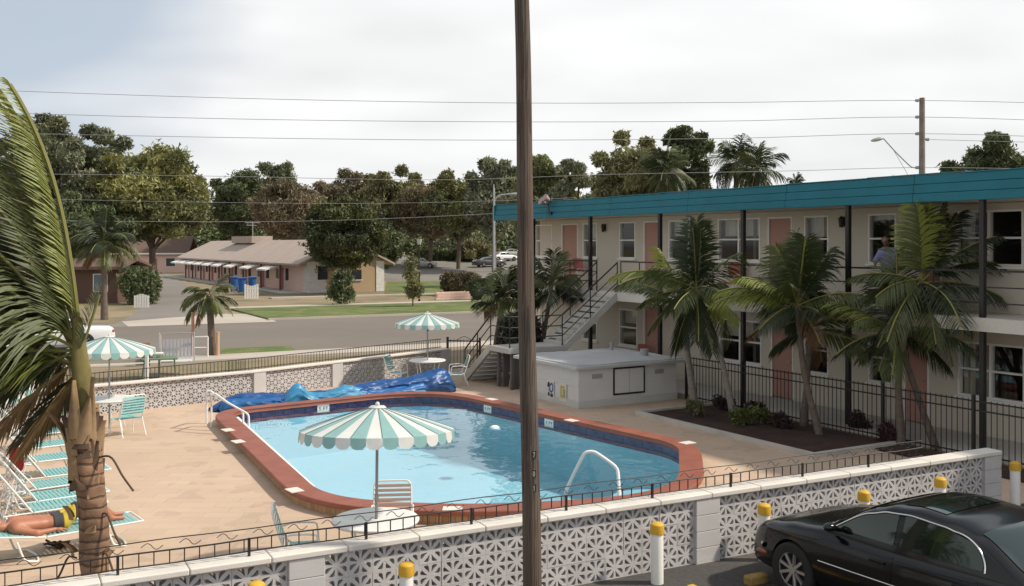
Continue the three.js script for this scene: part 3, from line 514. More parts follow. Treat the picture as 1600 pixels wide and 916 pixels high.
  for (let i = 0; i < 7; i++) { const y = H1 - (i + 1) * H1 / 8, x = s0 - (i + 1) * 0.222; new MB().rslab(x - 0.03, y - 0.1, 2.952, x + 0.23, y, 3.878, 0.01).build('step', stMat, st); }
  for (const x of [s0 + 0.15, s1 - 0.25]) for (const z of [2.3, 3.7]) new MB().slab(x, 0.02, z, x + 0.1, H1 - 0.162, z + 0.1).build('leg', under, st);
  const hand = new MB(), flight = (x0, z0, y0, x1, zz, y1, post0, post1) => {
    for (const [h, r] of [[0.92, 0.024], [0.6, 0.016], [0.3, 0.016]]) hand.rod(V(x0, y0 + h, z0), V(x1, y1 + h, zz), r);
    for (const f of [post0, 0.5, post1]) hand.rod(V(x0 + (x1 - x0) * f, y0 + (y1 - y0) * f, z0 + (zz - z0) * f), V(x0 + (x1 - x0) * f, y0 + (y1 - y0) * f + 0.94, z0 + (zz - z0) * f), 0.018);
  };
  flight(s1 - 0.04, 0.06, F2, s1 - 0.04, z1 + 0.05, H1, 0, 1); flight(s0 + 0.04, 0.06, F2, s0 + 0.04, z1 + 0.05, H1, 0, 1);
  flight(s0, 3.93, H1, 5.0, 3.93, 0.05, 0, 1); flight(s0, 2.9, H1, 5.0, 2.9, 0.05, 0, 1);
  for (const y of [0.92, 0.6, 0.3]) hand.rod(V(s1 - 0.04, H1 + y, z1 + 0.05), V(s1 - 0.04, H1 + y, 3.93), 0.016).rod(V(s0, H1 + y, 3.93), V(s1 - 0.04, H1 + y, 3.93), 0.016);
  hand.rod(V(s1 - 0.04, H1, 3.93), V(s1 - 0.04, H1 + 0.94, 3.93), 0.018);
  hand.build('handrail', M.black, st);
  // twin flood lamp on the roof edge
  const fl = thing('flood_lamp', 'small dark twin flood lamp clamped on the teal roof edge', 'flood lamp', Bw(3.95, -0.16, 5.5), TH); fl.scale.setScalar(0.75);
  new MB().rod(V(0.1, -0.18, 0), V(0.1, 0.28, 0.05), 0.028).rod(V(0.1, 0.22, 0.04), V(-0.28, 0.3, 0.1), 0.022).rod(V(0.1, 0.22, 0.04), V(0.4, 0.42, 0.05), 0.022).slab(-0.02, -0.22, -0.05, 0.26, -0.1, 0.03).build('bracket', M.black, fl);
  for (const [x, y] of [[-0.28, 0.36], [0.05, 0.5]]) { const h = new MB().add(new THREE.CylinderGeometry(0.19, 0.09, 0.26, 12), new THREE.Matrix4().makeRotationX(1.1).setPosition(x, y, 0.12)).build('lamp_head', plain([0.36, 0.25, 0.23], 0.5), fl); void h; }
  // garden chairs on the gallery
  const chairM = plain([0.42, 0.14, 0.11], 0.6);
  const galleryChair = (lab, s, y, mat, turn) => {
    const c = thing('metal_lawn_chair', lab, 'chair', Bw(s, 1.0, y), TH + turn, 'metal lawn chairs along the motel walkways');
    const bk = new THREE.CylinderGeometry(0.34, 0.34, 0.48, 14, 1, true, -0.75, 1.5); bk.translate(0, 0.7, 0.08); bk.rotateX(-0.18); bk.rotateY(Math.PI);
    new MB().rslab(-0.27, 0.38, -0.25, 0.27, 0.42, 0.26, 0.015).build('seat', mat, c); mesh('backrest', prep(bk), both(mat), c);
    for (const x of [-1, 1]) { new MB().path([V(x * 0.27, 0.0, -0.3), V(x * 0.27, 0.02, 0.22), V(x * 0.28, 0.35, 0.28), V(x * 0.28, 0.62, 0.2), V(x * 0.28, 0.62, -0.22)], 0.015, 6).build('arm', M.whiteMetal, c); }
  };
  galleryChair('rust-pink metal chair on the gallery below the double window', sOf(1142, 1.0), F2, chairM, 0.2);
  galleryChair('rust-pink metal chair on the gallery beside the standing person', sOf(1437, 1.0), F2, chairM, -0.25);
  galleryChair('rust-pink metal chair on the gallery near the top of the stairs', sOf(898, 1.0), F2, chairM, 0.3);
  galleryChair('rust-pink metal chair on the ground-floor walkway beyond the pool house', sOf(1000, 1.0), 0.1, chairM, 0.2);
}
// iron fence along the ground-floor walkway
{
  const t = thing('iron_fence', 'black iron picket fence between the planting bed and the motel walkway', 'fence', Bw(11.7, -0.5), TH), L = 15.5;
  for (const y of [0.12, 1.0, 1.18]) new MB().slab(0, y - 0.014, -0.012, L, y + 0.014, 0.012).build('rail', M.black, t);
  const pk = prep(new THREE.BoxGeometry(0.013, 1.22, 0.013)), r = rng(6);
  for (let x = 0.06; x < L; x += 0.125) mesh('picket', pk, M.black, t, V(x, 0.61, 0));
  for (let x = 0; x <= L; x += 2.2) new MB().slab(x - 0.03, 0, -0.03, x + 0.03, 1.3, 0.03).build('post', M.black, t);
  void r;
}
// planting bed
{
  const p = (s, t) => xz(Bw(s, t));
  tag(structure('planting_bed', sheet([p(13.0, -3.1), p(18.75, -3.1), p(18.75, -0.62), p(13.0, -0.62)].reverse(), 0.05), M.mulch), 'dark mulch bed under the palms beside the motel', 'planting bed', null, 'structure');
  structure('planting_bed', sheet([p(18.9, -1.5), p(23.3, -1.5), p(23.3, -0.62), p(18.9, -0.62)].reverse(), 0.05), M.mulch);
  const k = new MB().slab(13.0, 0, 3.1, 18.83, 0.11, 3.18).slab(18.75, 0, 0.62, 18.83, 0.105, 3.1).slab(12.92, 0, 0.62, 13.0, 0.105, 3.18).build('bed_kerb', M.concrete); k.position.copy(B0); k.rotation.y = TH; k.userData.kind = 'structure';
}
// pool pump house
{
  const t = thing('pump_house', 'low white pool pump house with flat roof and black-framed shutters', 'pump house', Bw(11.5, -3.94), TH), x0 = -2.95, z1 = -3.25;
  const body = new MB().slab(x0, 0, z1, 0, 1.04, 0); body.build('wall', M.plaster, t);
  new MB().slab(x0 - 0.02, 0, z1 - 0.02, 0.02, 0.2, 0.02).build('plinth', mottled([0.52, 0.53, 0.5], 0.12, 2, 0.8, { seed: 88 }), t);
  new MB().slab(x0 - 0.015, 0.58, 0.001, 0.012, 0.63, 0.02).slab(x0 - 0.015, 0.71, 0.001, 0.012, 0.75, 0.014).build('moulding', M.plaster, t);
  const roof = new MB().rslab(x0 - 0.1, 1.04, z1 - 0.22, 0.2, 1.13, 0.22, 0.02); roof.build('roof', M.roofing, t);
  const cr = new THREE.BoxGeometry(3.1, 0.1, 3.5, 10, 1, 10); { const p = cr.attributes.position; for (let i = 0; i < p.count; i++) if (p.getY(i) > 0) p.setY(i, 0.04 + 0.09 * Math.cos(p.getZ(i) / 3.5 * Math.PI) * Math.cos(p.getX(i) / 3.1 * Math.PI) + 0.012 * Math.sin(p.getX(i) * 5 + p.getZ(i) * 3)); cr.computeVertexNormals(); cr.translate(x0 / 2 + 0.05, 1.12, z1 / 2); }
  mesh('roof_felt', prep(cr), M.roofing, t);
  // shutters on the face towards the viewer
  const zc = -1.62, fr = new MB(), w = 0.52; fr.slab(0.002, 0.28, zc - w, 0.035, 0.32, zc + w).slab(0.002, 0.97, zc - w, 0.035, 1.01, zc + w).slab(0.002, 0.32, zc - w, 0.035, 0.97, zc - w + 0.035).slab(0.002, 0.32, zc + w - 0.035, 0.035, 0.97, zc + w);
  const f = fr.build('shutter_frame', M.black, t);
  for (const k of [-1, 1]) new MB().rslab(0.002, 0.323, Math.min(zc + k * 0.008, zc + k * (w - 0.037)), 0.022, 0.967, Math.max(zc + k * 0.008, zc + k * (w - 0.037)), 0.004).build('shutter', M.plaster, f);
  new MB().slab(0.001, 0.76, -0.75, 0.012, 0.88, -0.42).build('vent', M.greyMetal, t); new MB().slab(0.001, 0.76, -2.8, 0.012, 0.88, -2.5).build('vent', M.greyMetal, t);
  new MB().add(new THREE.CylinderGeometry(0.12, 0.12, 0.22, 14), M4(-0.6, 1.27, -2.6)).build('vent_pipe', M.greyMetal, t);
  new MB().add(new THREE.CylinderGeometry(0.05, 0.05, 0.3, 10), M4(-2.3, 1.28, -2.7)).build('vent_pipe', M.greyMetal, t);
  // two painted patches on the left face
  const paint = (fn) => { const c = document.createElement('canvas'); c.width = 96; c.height = 128; const x = c.getContext('2d'); x.fillStyle = '#cfccc6'; x.fillRect(0, 0, 96, 128); fn(x); const q = new THREE.CanvasTexture(c); q.colorSpace = THREE.SRGBColorSpace; return new THREE.MeshPhysicalMaterial({ map: q, roughness: 0.7 }); };
  const a = paint((x) => { x.strokeStyle = '#3d5c86'; x.lineWidth = 15; x.beginPath(); x.ellipse(62, 50, 20, 30, 0.2, 0, 7); x.stroke(); x.fillStyle = '#2a3038'; x.beginPath(); x.ellipse(24, 30, 15, 22, 0.5, 0, 7); x.fill(); x.fillRect(14, 86, 26, 26); x.fillRect(48, 92, 36, 24); x.fillStyle = '#6f8fb4'; x.fillRect(22, 56, 14, 26); });
  const b = paint((x) => { x.fillStyle = '#c7bd7d'; x.fillRect(10, 14, 62, 96); x.strokeStyle = '#77756e'; x.lineWidth = 6; x.strokeRect(24, 26, 36, 66); x.fillStyle = '#8f8f80'; x.fillRect(66, 40, 14, 62); });
  const pg = (m, x) => { const g = new THREE.PlaneGeometry(0.36, 0.48); const o = new THREE.Mesh(g, m); o.name = 'painted_patch'; o.position.set(x, 0.345, 0.0235); t.add(o); };
  pg(a, -1.35); pg(b, -0.72);
}

// ------------------------------------------------------------ furniture round the pool
const umbTeal = both(mottled([0.27, 0.47, 0.455], 0.08, 0.7, 0.42, { seed: 90, transmission: 0.16, thickness: 0 })), umbWhite = both(mottled([0.74, 0.74, 0.71], 0.05, 0.7, 0.42, { seed: 91, transmission: 0.16, thickness: 0 })), umbSeam = plain([0.08, 0.15, 0.15], 0.6);
function umbrella(lab, pos, group, turn = 0, k = 1) {
  const t = thing('patio_umbrella', lab, 'umbrella', pos, turn, group), n = 32, Rr = 1.0 * k, top = 2.17, rim = 1.87, canvasT = umbTeal, canvasW = umbWhite;
  const prof = (f) => [0.02 + (Rr - 0.02) * f, top - (top - rim) * (0.88 * f + 0.12 * f * f) + 0.004 * Math.sin(f * Math.PI)];
  function panel() {
    const pos = [], idx = [], m = 4, q = 6, a = Math.PI / n;
    for (let i = 0; i <= m; i++) for (let j = 0; j <= q; j++) { const [r, y] = prof(i / m), th = -a + 2 * a * j / q; pos.push(r * Math.cos(th), y, r * Math.sin(th)); }
    for (let j = 0; j <= q; j++) { const th = -a + 2 * a * j / q, s = Math.sin(j / q * Math.PI); pos.push((Rr + 0.012) * Math.cos(th), rim - 0.085 - 0.055 * Math.sqrt(s), (Rr + 0.012) * Math.sin(th)); }
    for (let i = 0; i <= m; i++) for (let j = 0; j < q; j++) { const b = i * (q + 1) + j; idx.push(b, b + 1, b + q + 1, b + 1, b + q + 2, b + q + 1); }
    const g = new THREE.BufferGeometry(); g.setAttribute('position', new THREE.Float32BufferAttribute(pos, 3)); g.setIndex(idx); return prep(g.toNonIndexed());
  }
  const g = panel();
  for (let i = 0; i < n; i++) mesh('canopy_panel', g, i % 2 ? canvasT : canvasW, t, null, i / n * 2 * Math.PI);
  { const seam = new MB(); for (let i = 0; i <= 7; i++) { const [r, y] = prof(i / 8), [r2, y2] = prof((i + 1) / 8); seam.rod(V(r, y + 0.003, 0), V(r2, y2 + 0.003, 0), 0.0045, 0.0045, 5); } const sg = seam.geo; for (let i = 0; i < n; i += 2) mesh('seam', sg, umbSeam, t, null, (i + 0.5) / n * 2 * Math.PI); }
  new MB().rod(V(0, 0.02, 0), V(0, top - 0.05, 0), 0.019, 0.019, 12).add(new THREE.CylinderGeometry(0.028, 0.028, 0.1, 12), M4(0, 0.98, 0)).build('pole', M.greyMetal, t);
  const ribs = new MB(); for (let i = 0; i < 8; i++) { const a = i / 8 * 2 * Math.PI + Math.PI / n, [r, y] = prof(0.97), [r2, y2] = prof(0.5); ribs.rod(V(0, top - 0.045, 0), V(r2 * Math.cos(a), y2 - 0.02, r2 * Math.sin(a)), 0.006, 0.006, 5).rod(V(r2 * Math.cos(a), y2 - 0.02, r2 * Math.sin(a)), V(r * Math.cos(a), y - 0.015, r * Math.sin(a)), 0.006, 0.006, 5).rod(V(0, 1.6, 0), V(r2 * Math.cos(a), y2 - 0.02, r2 * Math.sin(a)), 0.005, 0.005, 5); }
  ribs.build('rib', M.greyMetal, t);
  new MB().add(new THREE.SphereGeometry(0.03, 10, 8), M4(0, top + 0.03, 0)).add(new THREE.CylinderGeometry(0.09, 0.12, 0.025, 16), M4(0, top - 0.005, 0)).build('finial', canvasW, t);
  return t;
}
function table(lab, pos, group) {
  const t = thing('patio_table', lab, 'table', pos, 0, group);
  const top = new THREE.LatheGeometry([[0.025, 0.70], [0.52, 0.69], [0.56, 0.70], [0.565, 0.725], [0.55, 0.74], [0.5, 0.735], [0.025, 0.735]].map(([a, b]) => new THREE.Vector2(a, b)), 40); mesh('table_top', prep(top), M.whiteMetal, t);
  for (let i = 0; i < 4; i++) { const a = i * Math.PI / 2 + 0.5, c = Math.cos(a), s = Math.sin(a); new MB().path([V(0.45 * c, 0.69, 0.45 * s), V(0.36 * c, 0.35, 0.36 * s), V(0.44 * c, 0.014, 0.44 * s)], 0.015, 8).build('leg', M.whiteMetal, t); }
  return t;
}
const chairParts = (() => {                                          // tubular chair with plastic straps; faces +z
  const f = [];
  for (const x of [-1, 1]) { const m = new MB(); m.path([V(x * 0.27, 0, 0.27), V(x * 0.27, 0.4, 0.23), V(x * 0.285, 0.62, 0.2), V(x * 0.285, 0.64, -0.1), V(x * 0.27, 0.6, -0.26)], 0.0135, 7, 32, false, 0.2).path([V(x * 0.27, 0, -0.33), V(x * 0.265, 0.3, -0.2), V(x * 0.265, 0.42, -0.16)], 0.0135, 7); f.push(...m.g); }
  const back = new MB().path([V(-0.265, 0.38, 0.24), V(-0.265, 0.38, -0.1), V(-0.265, 0.46, -0.2), V(-0.26, 0.86, -0.33), V(-0.2, 0.93, -0.35), V(0.2, 0.93, -0.35), V(0.26, 0.86, -0.33), V(0.265, 0.46, -0.2), V(0.265, 0.38, -0.1), V(0.265, 0.38, 0.24)], 0.0135, 7, 90, false, 0.15).rod(V(-0.265, 0.38, 0.24), V(0.265, 0.38, 0.24), 0.0135).geo;
  const strap = prep(new RoundedBoxGeometry(0.53, 0.012, 0.05, 1, 0.004));
  return { f, back, strap };
})();
function chair(lab, pos, turn, group, strapMat = M.tealStrap) {
  const t = thing('strap_chair', lab, 'chair', pos, turn, group);
  chairParts.f.forEach((g) => mesh('leg', g, M.whiteMetal, t)); mesh('frame', chairParts.back, M.whiteMetal, t);
  for (let i = 0; i < 6; i++) mesh('strap', chairParts.strap, strapMat, t, V(0, 0.39, 0.2 - i * 0.063));
  for (let i = 0; i < 7; i++) { const m = mesh('strap', chairParts.strap, strapMat, t, V(0, 0.5 + i * 0.061, -0.213 - i * 0.0198)); m.rotation.x = Math.PI / 2 + 0.31; }
  return t;
}
const DK = 0.012, GU = 'striped patio umbrellas round the pool', GT = 'round white patio tables', GC = 'teal strap chairs at the patio tables';
umbrella('teal and white striped umbrella in front of the pool, largest of them', V(-1.765, DK, -12.85), GU, 0.1).rotation.x = -0.075;
umbrella('teal and white striped umbrella before the street, beside the blue pool cover', V(-2.6, DK, -30.5), GU, 0.6, 0.98);
umbrella('teal and white striped umbrella partly hidden behind the palm trunk', V(-9.3, DK, -22.9), GU, 1.1);
umbrella('teal and white striped umbrella cut off by the left picture edge', V(-9.05, DK, -16.3), GU, 0.3, 1.05);
table('round white table under the umbrella in front of the pool', V(-1.765, DK, -12.85), GT);
table('round white table behind the blue pool cover by the far wall', V(-2.6, DK, -30.5), GT);
table('round white table by the left far wall behind the palm trunk', V(-9.3, DK, -22.9), GT);
table('round white table at the left picture edge under the cut-off umbrella', V(-9.05, DK, -16.3), GT);
chair('teal strap chair left of the nearest table, seen behind the railing', V(-2.72, DK, -12.75), Math.PI / 2 + 0.2, GC);
chair('pale strap chair between the nearest table and the pool coping', V(-1.66, DK, -13.75), 0.1, null, plain([0.62, 0.52, 0.47], 0.6, { side: S }));
chair('teal strap chair right of the table behind the palm trunk', V(-8.65, DK, -22.3), -2.3, GC);
chair('teal strap chair left of the table behind the blue pool cover', V(-3.5, DK, -30.2), 1.3, GC);
chair('teal strap chair near the iron gate and the foot of the stairs', V(-1.65, DK, -30.0), -1.4, GC);
// sun loungers: the head end at the left, seat towards the pool (+x)
const LX = -0.64;
function lounger(lab, pos, turn, raise, group) {
  const t = thing('sun_lounger', lab, 'sun lounger', pos, turn, group), H = 0.32, SL = raise > 0.3 ? 1.06 : 1.3, ca = Math.cos(raise), sa = Math.sin(raise), BL = 0.78;
  const f = new MB(); for (const z of [-0.3, 0.3]) f.path([V(SL, H, z), V(0.02, H, z)], 0.015, 7).path([V(0, H, z), V(-BL * ca, H + BL * sa, z)], 0.015, 7);
  f.rod(V(SL, H, -0.3), V(SL, H, 0.3), 0.015).rod(V(-BL * ca, H + BL * sa, -0.3), V(-BL * ca, H + BL * sa, 0.3), 0.015); f.build('frame', M.whiteMetal, t);
  for (const x of [-0.1, SL - 0.25]) new MB().path([V(x - 0.26, H, -0.3), V(x - 0.16, 0.06, -0.3), V(x, 0.014, -0.3), V(x + 0.05, 0.014, 0), V(x, 0.014, 0.3), V(x - 0.16, 0.06, 0.3), V(x - 0.26, H, 0.3)], 0.015, 7, 50, false, 0.3).build('leg', M.whiteMetal, t);
  if (raise > 0.3) new MB().path([V(-BL * 0.6 * ca, H + BL * 0.6 * sa, -0.27), V(-BL * 0.6 * ca - 0.1, H, -0.27), V(-BL * 0.6 * ca - 0.1, H, 0.27), V(-BL * 0.6 * ca, H + BL * 0.6 * sa, 0.27)], 0.01, 6, 30, false, 0.1).rod(V(-BL * 0.6 * ca - 0.12, H, -0.3), V(0, H, -0.3), 0.012).rod(V(-BL * 0.6 * ca - 0.12, H, 0.3), V(0, H, 0.3), 0.012).build('brace', M.whiteMetal, t);
  for (let i = 0; i * 0.0605 < SL - 0.09; i++) { const m = mesh('strap', loungeStrap, M.tealStrap, t, V(0.05 + i * 0.0605, H + 0.012, 0)); m.rotation.y = Math.PI / 2; }
  for (let i = 0; i < 12; i++) { const d = 0.06 + i * 0.06, m = mesh('strap', loungeStrap, M.tealStrap, t, V(-d * ca + 0.012 * sa, H + d * sa + 0.012 * ca, 0)); m.rotation.set(0, Math.PI / 2, 0); m.rotation.order = 'ZYX'; m.rotation.z = -raise; }
  return t;
}
const loungeStrap = prep(new RoundedBoxGeometry(0.61, 0.009, 0.048, 1, 0.003));
const GL = 'empty teal loungers in a row beside the pool', ordinal = ['nearest', 'second', 'third', 'fourth', 'fifth', 'sixth', 'seventh'];
[[45, 795, 0.95], [52, 778, 0.95], [50, 760, 0.9], [66, 741, 0.95], [52, 718, 0.85], [50, 697, 0.8], [46, 677, 0.8]].forEach(([u, v, a], i) => {
  const p = at(u, v, 0.33); p.y = DK; lounger(`empty teal strap lounger with raised back, ${ordinal[i]} in the row from the sunbather`, p, 0.62 + (i % 3) * 0.03, a, GL);
});
const manAt = at(63, 832, 0.33); manAt.y = DK; const LT = 0.66;
lounger('flat teal and white lounger carrying the sunbathing person', manAt, LT, 0.16, null);
{ // red rescue tube on a white post
  const p = V(-8.55, DK, -17.15), t = thing('rescue_post', 'white post with a bracket beside the row of loungers', 'post', p);
  new MB().rod(V(0, 0, 0), V(0, 1.55, 0), 0.022, 0.02, 10).rod(V(0, 0.92, 0), V(0.06, 0.92, 0.1), 0.012).build('pole', M.whiteMetal, t);
  new MB().add(new THREE.CylinderGeometry(0.16, 0.18, 0.04, 16), M4(0, 0.02, 0)).build('foot', M.whiteMetal, t);
  const r = thing('rescue_tube', 'red rescue float hanging on the white post by the loungers', 'rescue float', p.clone().add(V(0.03, 0.42, 0.1)));
  new MB().add(new THREE.CapsuleGeometry(0.115, 0.3, 8, 16), M4(0, 0.2, 0)).build('float', plain([0.48, 0.02, 0.025], 0.45), r);
  new MB().path([V(-0.03, 0.42, 0), V(-0.03, 0.5, 0), V(0.03, 0.5, 0), V(0.03, 0.42, 0)], 0.012, 6).build('strap', M.whiteMetal, r);
}
{ const p = at(88, 858); const t = thing('leaf_litter', 'small heap of dry brown leaves on the deck by the sunbather', 'dry leaves', p.setY(DK), 0); const r = rng(8), m = new MB();
  for (let i = 0; i < 26; i++) { const g = new THREE.PlaneGeometry(0.14, 0.05, 3, 1), q = g.attributes.position; for (let j = 0; j < q.count; j++) q.setZ(j, 0.02 * Math.sin(q.getX(j) * 22)); m.add(g, new THREE.Matrix4().compose(V((r() - 0.5) * 0.3, 0.02 + r() * 0.05, (r() - 0.5) * 0.22), new THREE.Quaternion().setFromEuler(new THREE.Euler(-1.57 + (r() - 0.5), (r() - 0.5), r() * 6)), V(1, 1, 1))); }
  m.build('leaf', plain([0.09, 0.05, 0.03], 0.9, { side: S }), t); t.userData.kind = 'stuff'; }
{ // yellow seat under the landing
  const t = thing('stool', 'small yellow wooden stool standing under the stair landing', 'stool', at(809, 606, DK), TH + 0.4), y = mottled([0.5, 0.34, 0.12], 0.2, 0.6, 0.7, { seed: 93 });
  new MB().rslab(-0.2, 0.42, -0.18, 0.2, 0.46, 0.18, 0.008).build('seat', y, t); for (const x of [-1, 1]) for (const z of [-1, 1]) new MB().rod(V(x * 0.15, 0.42, z * 0.13), V(x * 0.19, 0, z * 0.17), 0.02).build('leg', y, t);
  new MB().rslab(-0.19, 0.5, -0.18, 0.19, 0.86, -0.15, 0.008).build('backrest', y, t);
}

// ------------------------------------------------------------ palms
const leafMat = (c, tr = 0.42) => plain(c, 0.55, { transmission: tr, thickness: 0, side: S });
const LEAF = { green: leafMat([0.088, 0.112, 0.022], 0.36), dark: leafMat([0.03, 0.048, 0.013], 0.3), lime: leafMat([0.29, 0.33, 0.05], 0.5), dry: leafMat([0.23, 0.15, 0.06], 0.3), rust: leafMat([0.16, 0.08, 0.03], 0.3), stalk: plain([0.20, 0.19, 0.05], 0.6) };
// one feather frond: curved stalk with narrow leaflets on both sides
function frondGeo({ az, el, L = 2, g = 0.5, wind = [0, 0, 0], n = 34, leaf = 0.55, w = 0.03, sweep = 0.7, hang = 0.25, curl = 0, twist = 0 }, r) {
  const N0 = 16, pts = [V(0, 0, 0)], dirs = [], d = V(Math.cos(el) * Math.cos(az), Math.sin(el), Math.cos(el) * Math.sin(az)), wv = V(...wind), pos = [], idx = [];
  for (let i = 0; i < N0; i++) { dirs.push(d.clone()); pts.push(pts[i].clone().addScaledVector(d, L / N0)); const f = i / N0; d.addScaledVector(V(0, -1, 0), g * (0.4 + f) * L / N0).addScaledVector(wv, L / N0 * f).normalize(); }
  dirs.push(d.clone());
  const tube = prep(new THREE.TubeGeometry(new THREE.CatmullRomCurve3(pts), N0, 0.011 + 0.004 * L, 5)), tp = tube.attributes.position;
  const stalk = [...tp.array]; void idx;
  const at_ = (f) => { const k = Math.min(N0 - 1e-6, f * N0), i = Math.floor(k); return [pts[i].clone().lerp(pts[i + 1], k - i), dirs[i].clone().lerp(dirs[i + 1], k - i).normalize()]; };
  const tri = (a, b, c) => pos.push(a.x, a.y, a.z, b.x, b.y, b.z, c.x, c.y, c.z);
  for (let k = 0; k < n; k++) for (const s of [-1, 1]) {
    const f = 0.12 + 0.88 * (k + r() * 0.5) / n, [p, dd] = at_(Math.min(1, f)), side = dd.clone().cross(V(0, 1, 0)); if (side.lengthSq() < 1e-4) side.set(1, 0, 0); side.normalize(); if (twist) side.applyAxisAngle(dd, twist);
    const ll = leaf * (0.35 + 0.9 * Math.sin(Math.PI * Math.min(1, 0.12 + f * 0.8))) * (0.8 + 0.35 * r()), v = dd.clone().multiplyScalar(sweep + 0.5 * f).addScaledVector(side, s).addScaledVector(V(0, -1, 0), hang * (0.3 + r() * 0.9)).addScaledVector(wv, 0.9).normalize();
    const up = side.clone().cross(dd).normalize(), q = [p.clone()]; for (let j = 1; j <= 3; j++) { q.push(q[j - 1].clone().addScaledVector(v, ll / 3)); v.addScaledVector(V(0, -1, 0), (0.18 + hang * 0.35) + curl * r()).addScaledVector(wv, 0.25).normalize(); }
    const ax = dd.clone().addScaledVector(up, 0.35 * s).normalize(), W = [0.35, 1, 0.8, 0.05].map((x) => x * w * (0.7 + 0.6 * r()));
    for (let j = 0; j < 3; j++) { const a = q[j].clone().addScaledVector(ax, -W[j]), b = q[j].clone().addScaledVector(ax, W[j]), c = q[j + 1].clone().addScaledVector(ax, -W[j + 1]), e = q[j + 1].clone().addScaledVector(ax, W[j + 1]); tri(a, b, c); tri(b, e, c); }
  }
  const mk = (arr) => { const g = new THREE.BufferGeometry(); g.setAttribute('position', new THREE.Float32BufferAttribute(arr, 3)); g.computeVertexNormals(); return prep(g); };
  return { leaf: mk(pos), stalk: mk(stalk) };
}
function addFrond(t, p, o, mat, r) { const f = frondGeo(o, r), m = mesh('frond', f.leaf, mat, t, p); mesh('stalk', f.stalk, o.stalk ?? LEAF.stalk, m); return m; }
const palmBark = (() => { const m = new THREE.MeshPhysicalMaterial({ roughness: 0.95 }); const f = (u, v) => { const b = v * 9 + 0.5 * tf(u, v, 6, 101, 3), y = b % 1, ring = y < 0.18 ? 0.45 : 0.75 + 0.4 * y; return ring * (0.6 + 0.8 * tf(u, v, 12, 102, 4)); }; m.map = texture(256, 1.1, (u, v) => { const k = f(u, v), t = tf(u, v, 3, 103, 2); return [(0.15 + 0.13 * t) * k, (0.098 + 0.065 * t) * k, (0.072 + 0.022 * t) * k]; }); m.bumpMap = texture(256, 1.1, (u, v) => { const k = f(u, v); return [k, k, k]; }, false); m.bumpScale = 0.02; return m; })();
const paleBark = mottled([0.30, 0.27, 0.235], 0.35, [0.5, 0.35], 0.95, { f: 4, grain: 0.2, bump: 0.015, seed: 104 }), greyPalm = mottled([0.16, 0.125, 0.10], 0.4, [0.5, 0.35], 0.95, { f: 4, grain: 0.25, bump: 0.02, seed: 105 });
function trunkGeo(pts, rads, n = 14, bump = 0.06, seed = 1) {
  const c = new THREE.CatmullRomCurve3(pts), P = new ImprovedNoise(), N1 = pts.length * 8, pos = [], idx = [];
  for (let i = 0; i <= N1; i++) { const f = i / N1, p = c.getPoint(f), k = f * (rads.length - 1), a = Math.floor(Math.min(k, rads.length - 1.001)), rr = rads[a] + (rads[a + 1] - rads[a]) * (k - a);
    for (let j = 0; j <= n; j++) { const th = j / n * 2 * Math.PI, q = rr * (1 + bump * 2 * P.noise(Math.cos(th) * 1.5 + seed, p.y * 3.2, Math.sin(th) * 1.5)); pos.push(p.x + q * Math.cos(th), p.y, p.z + q * Math.sin(th)); } }
  for (let i = 0; i < N1; i++) for (let j = 0; j < n; j++) { const k = i * (n + 1) + j; idx.push(k, k + n + 1, k + 1, k + 1, k + n + 1, k + n + 2); }
  const g = new THREE.BufferGeometry(); g.setAttribute('position', new THREE.Float32BufferAttribute(pos, 3)); g.setIndex(idx); g.computeVertexNormals(); return prep(g);
}
const DEG = Math.PI / 180;
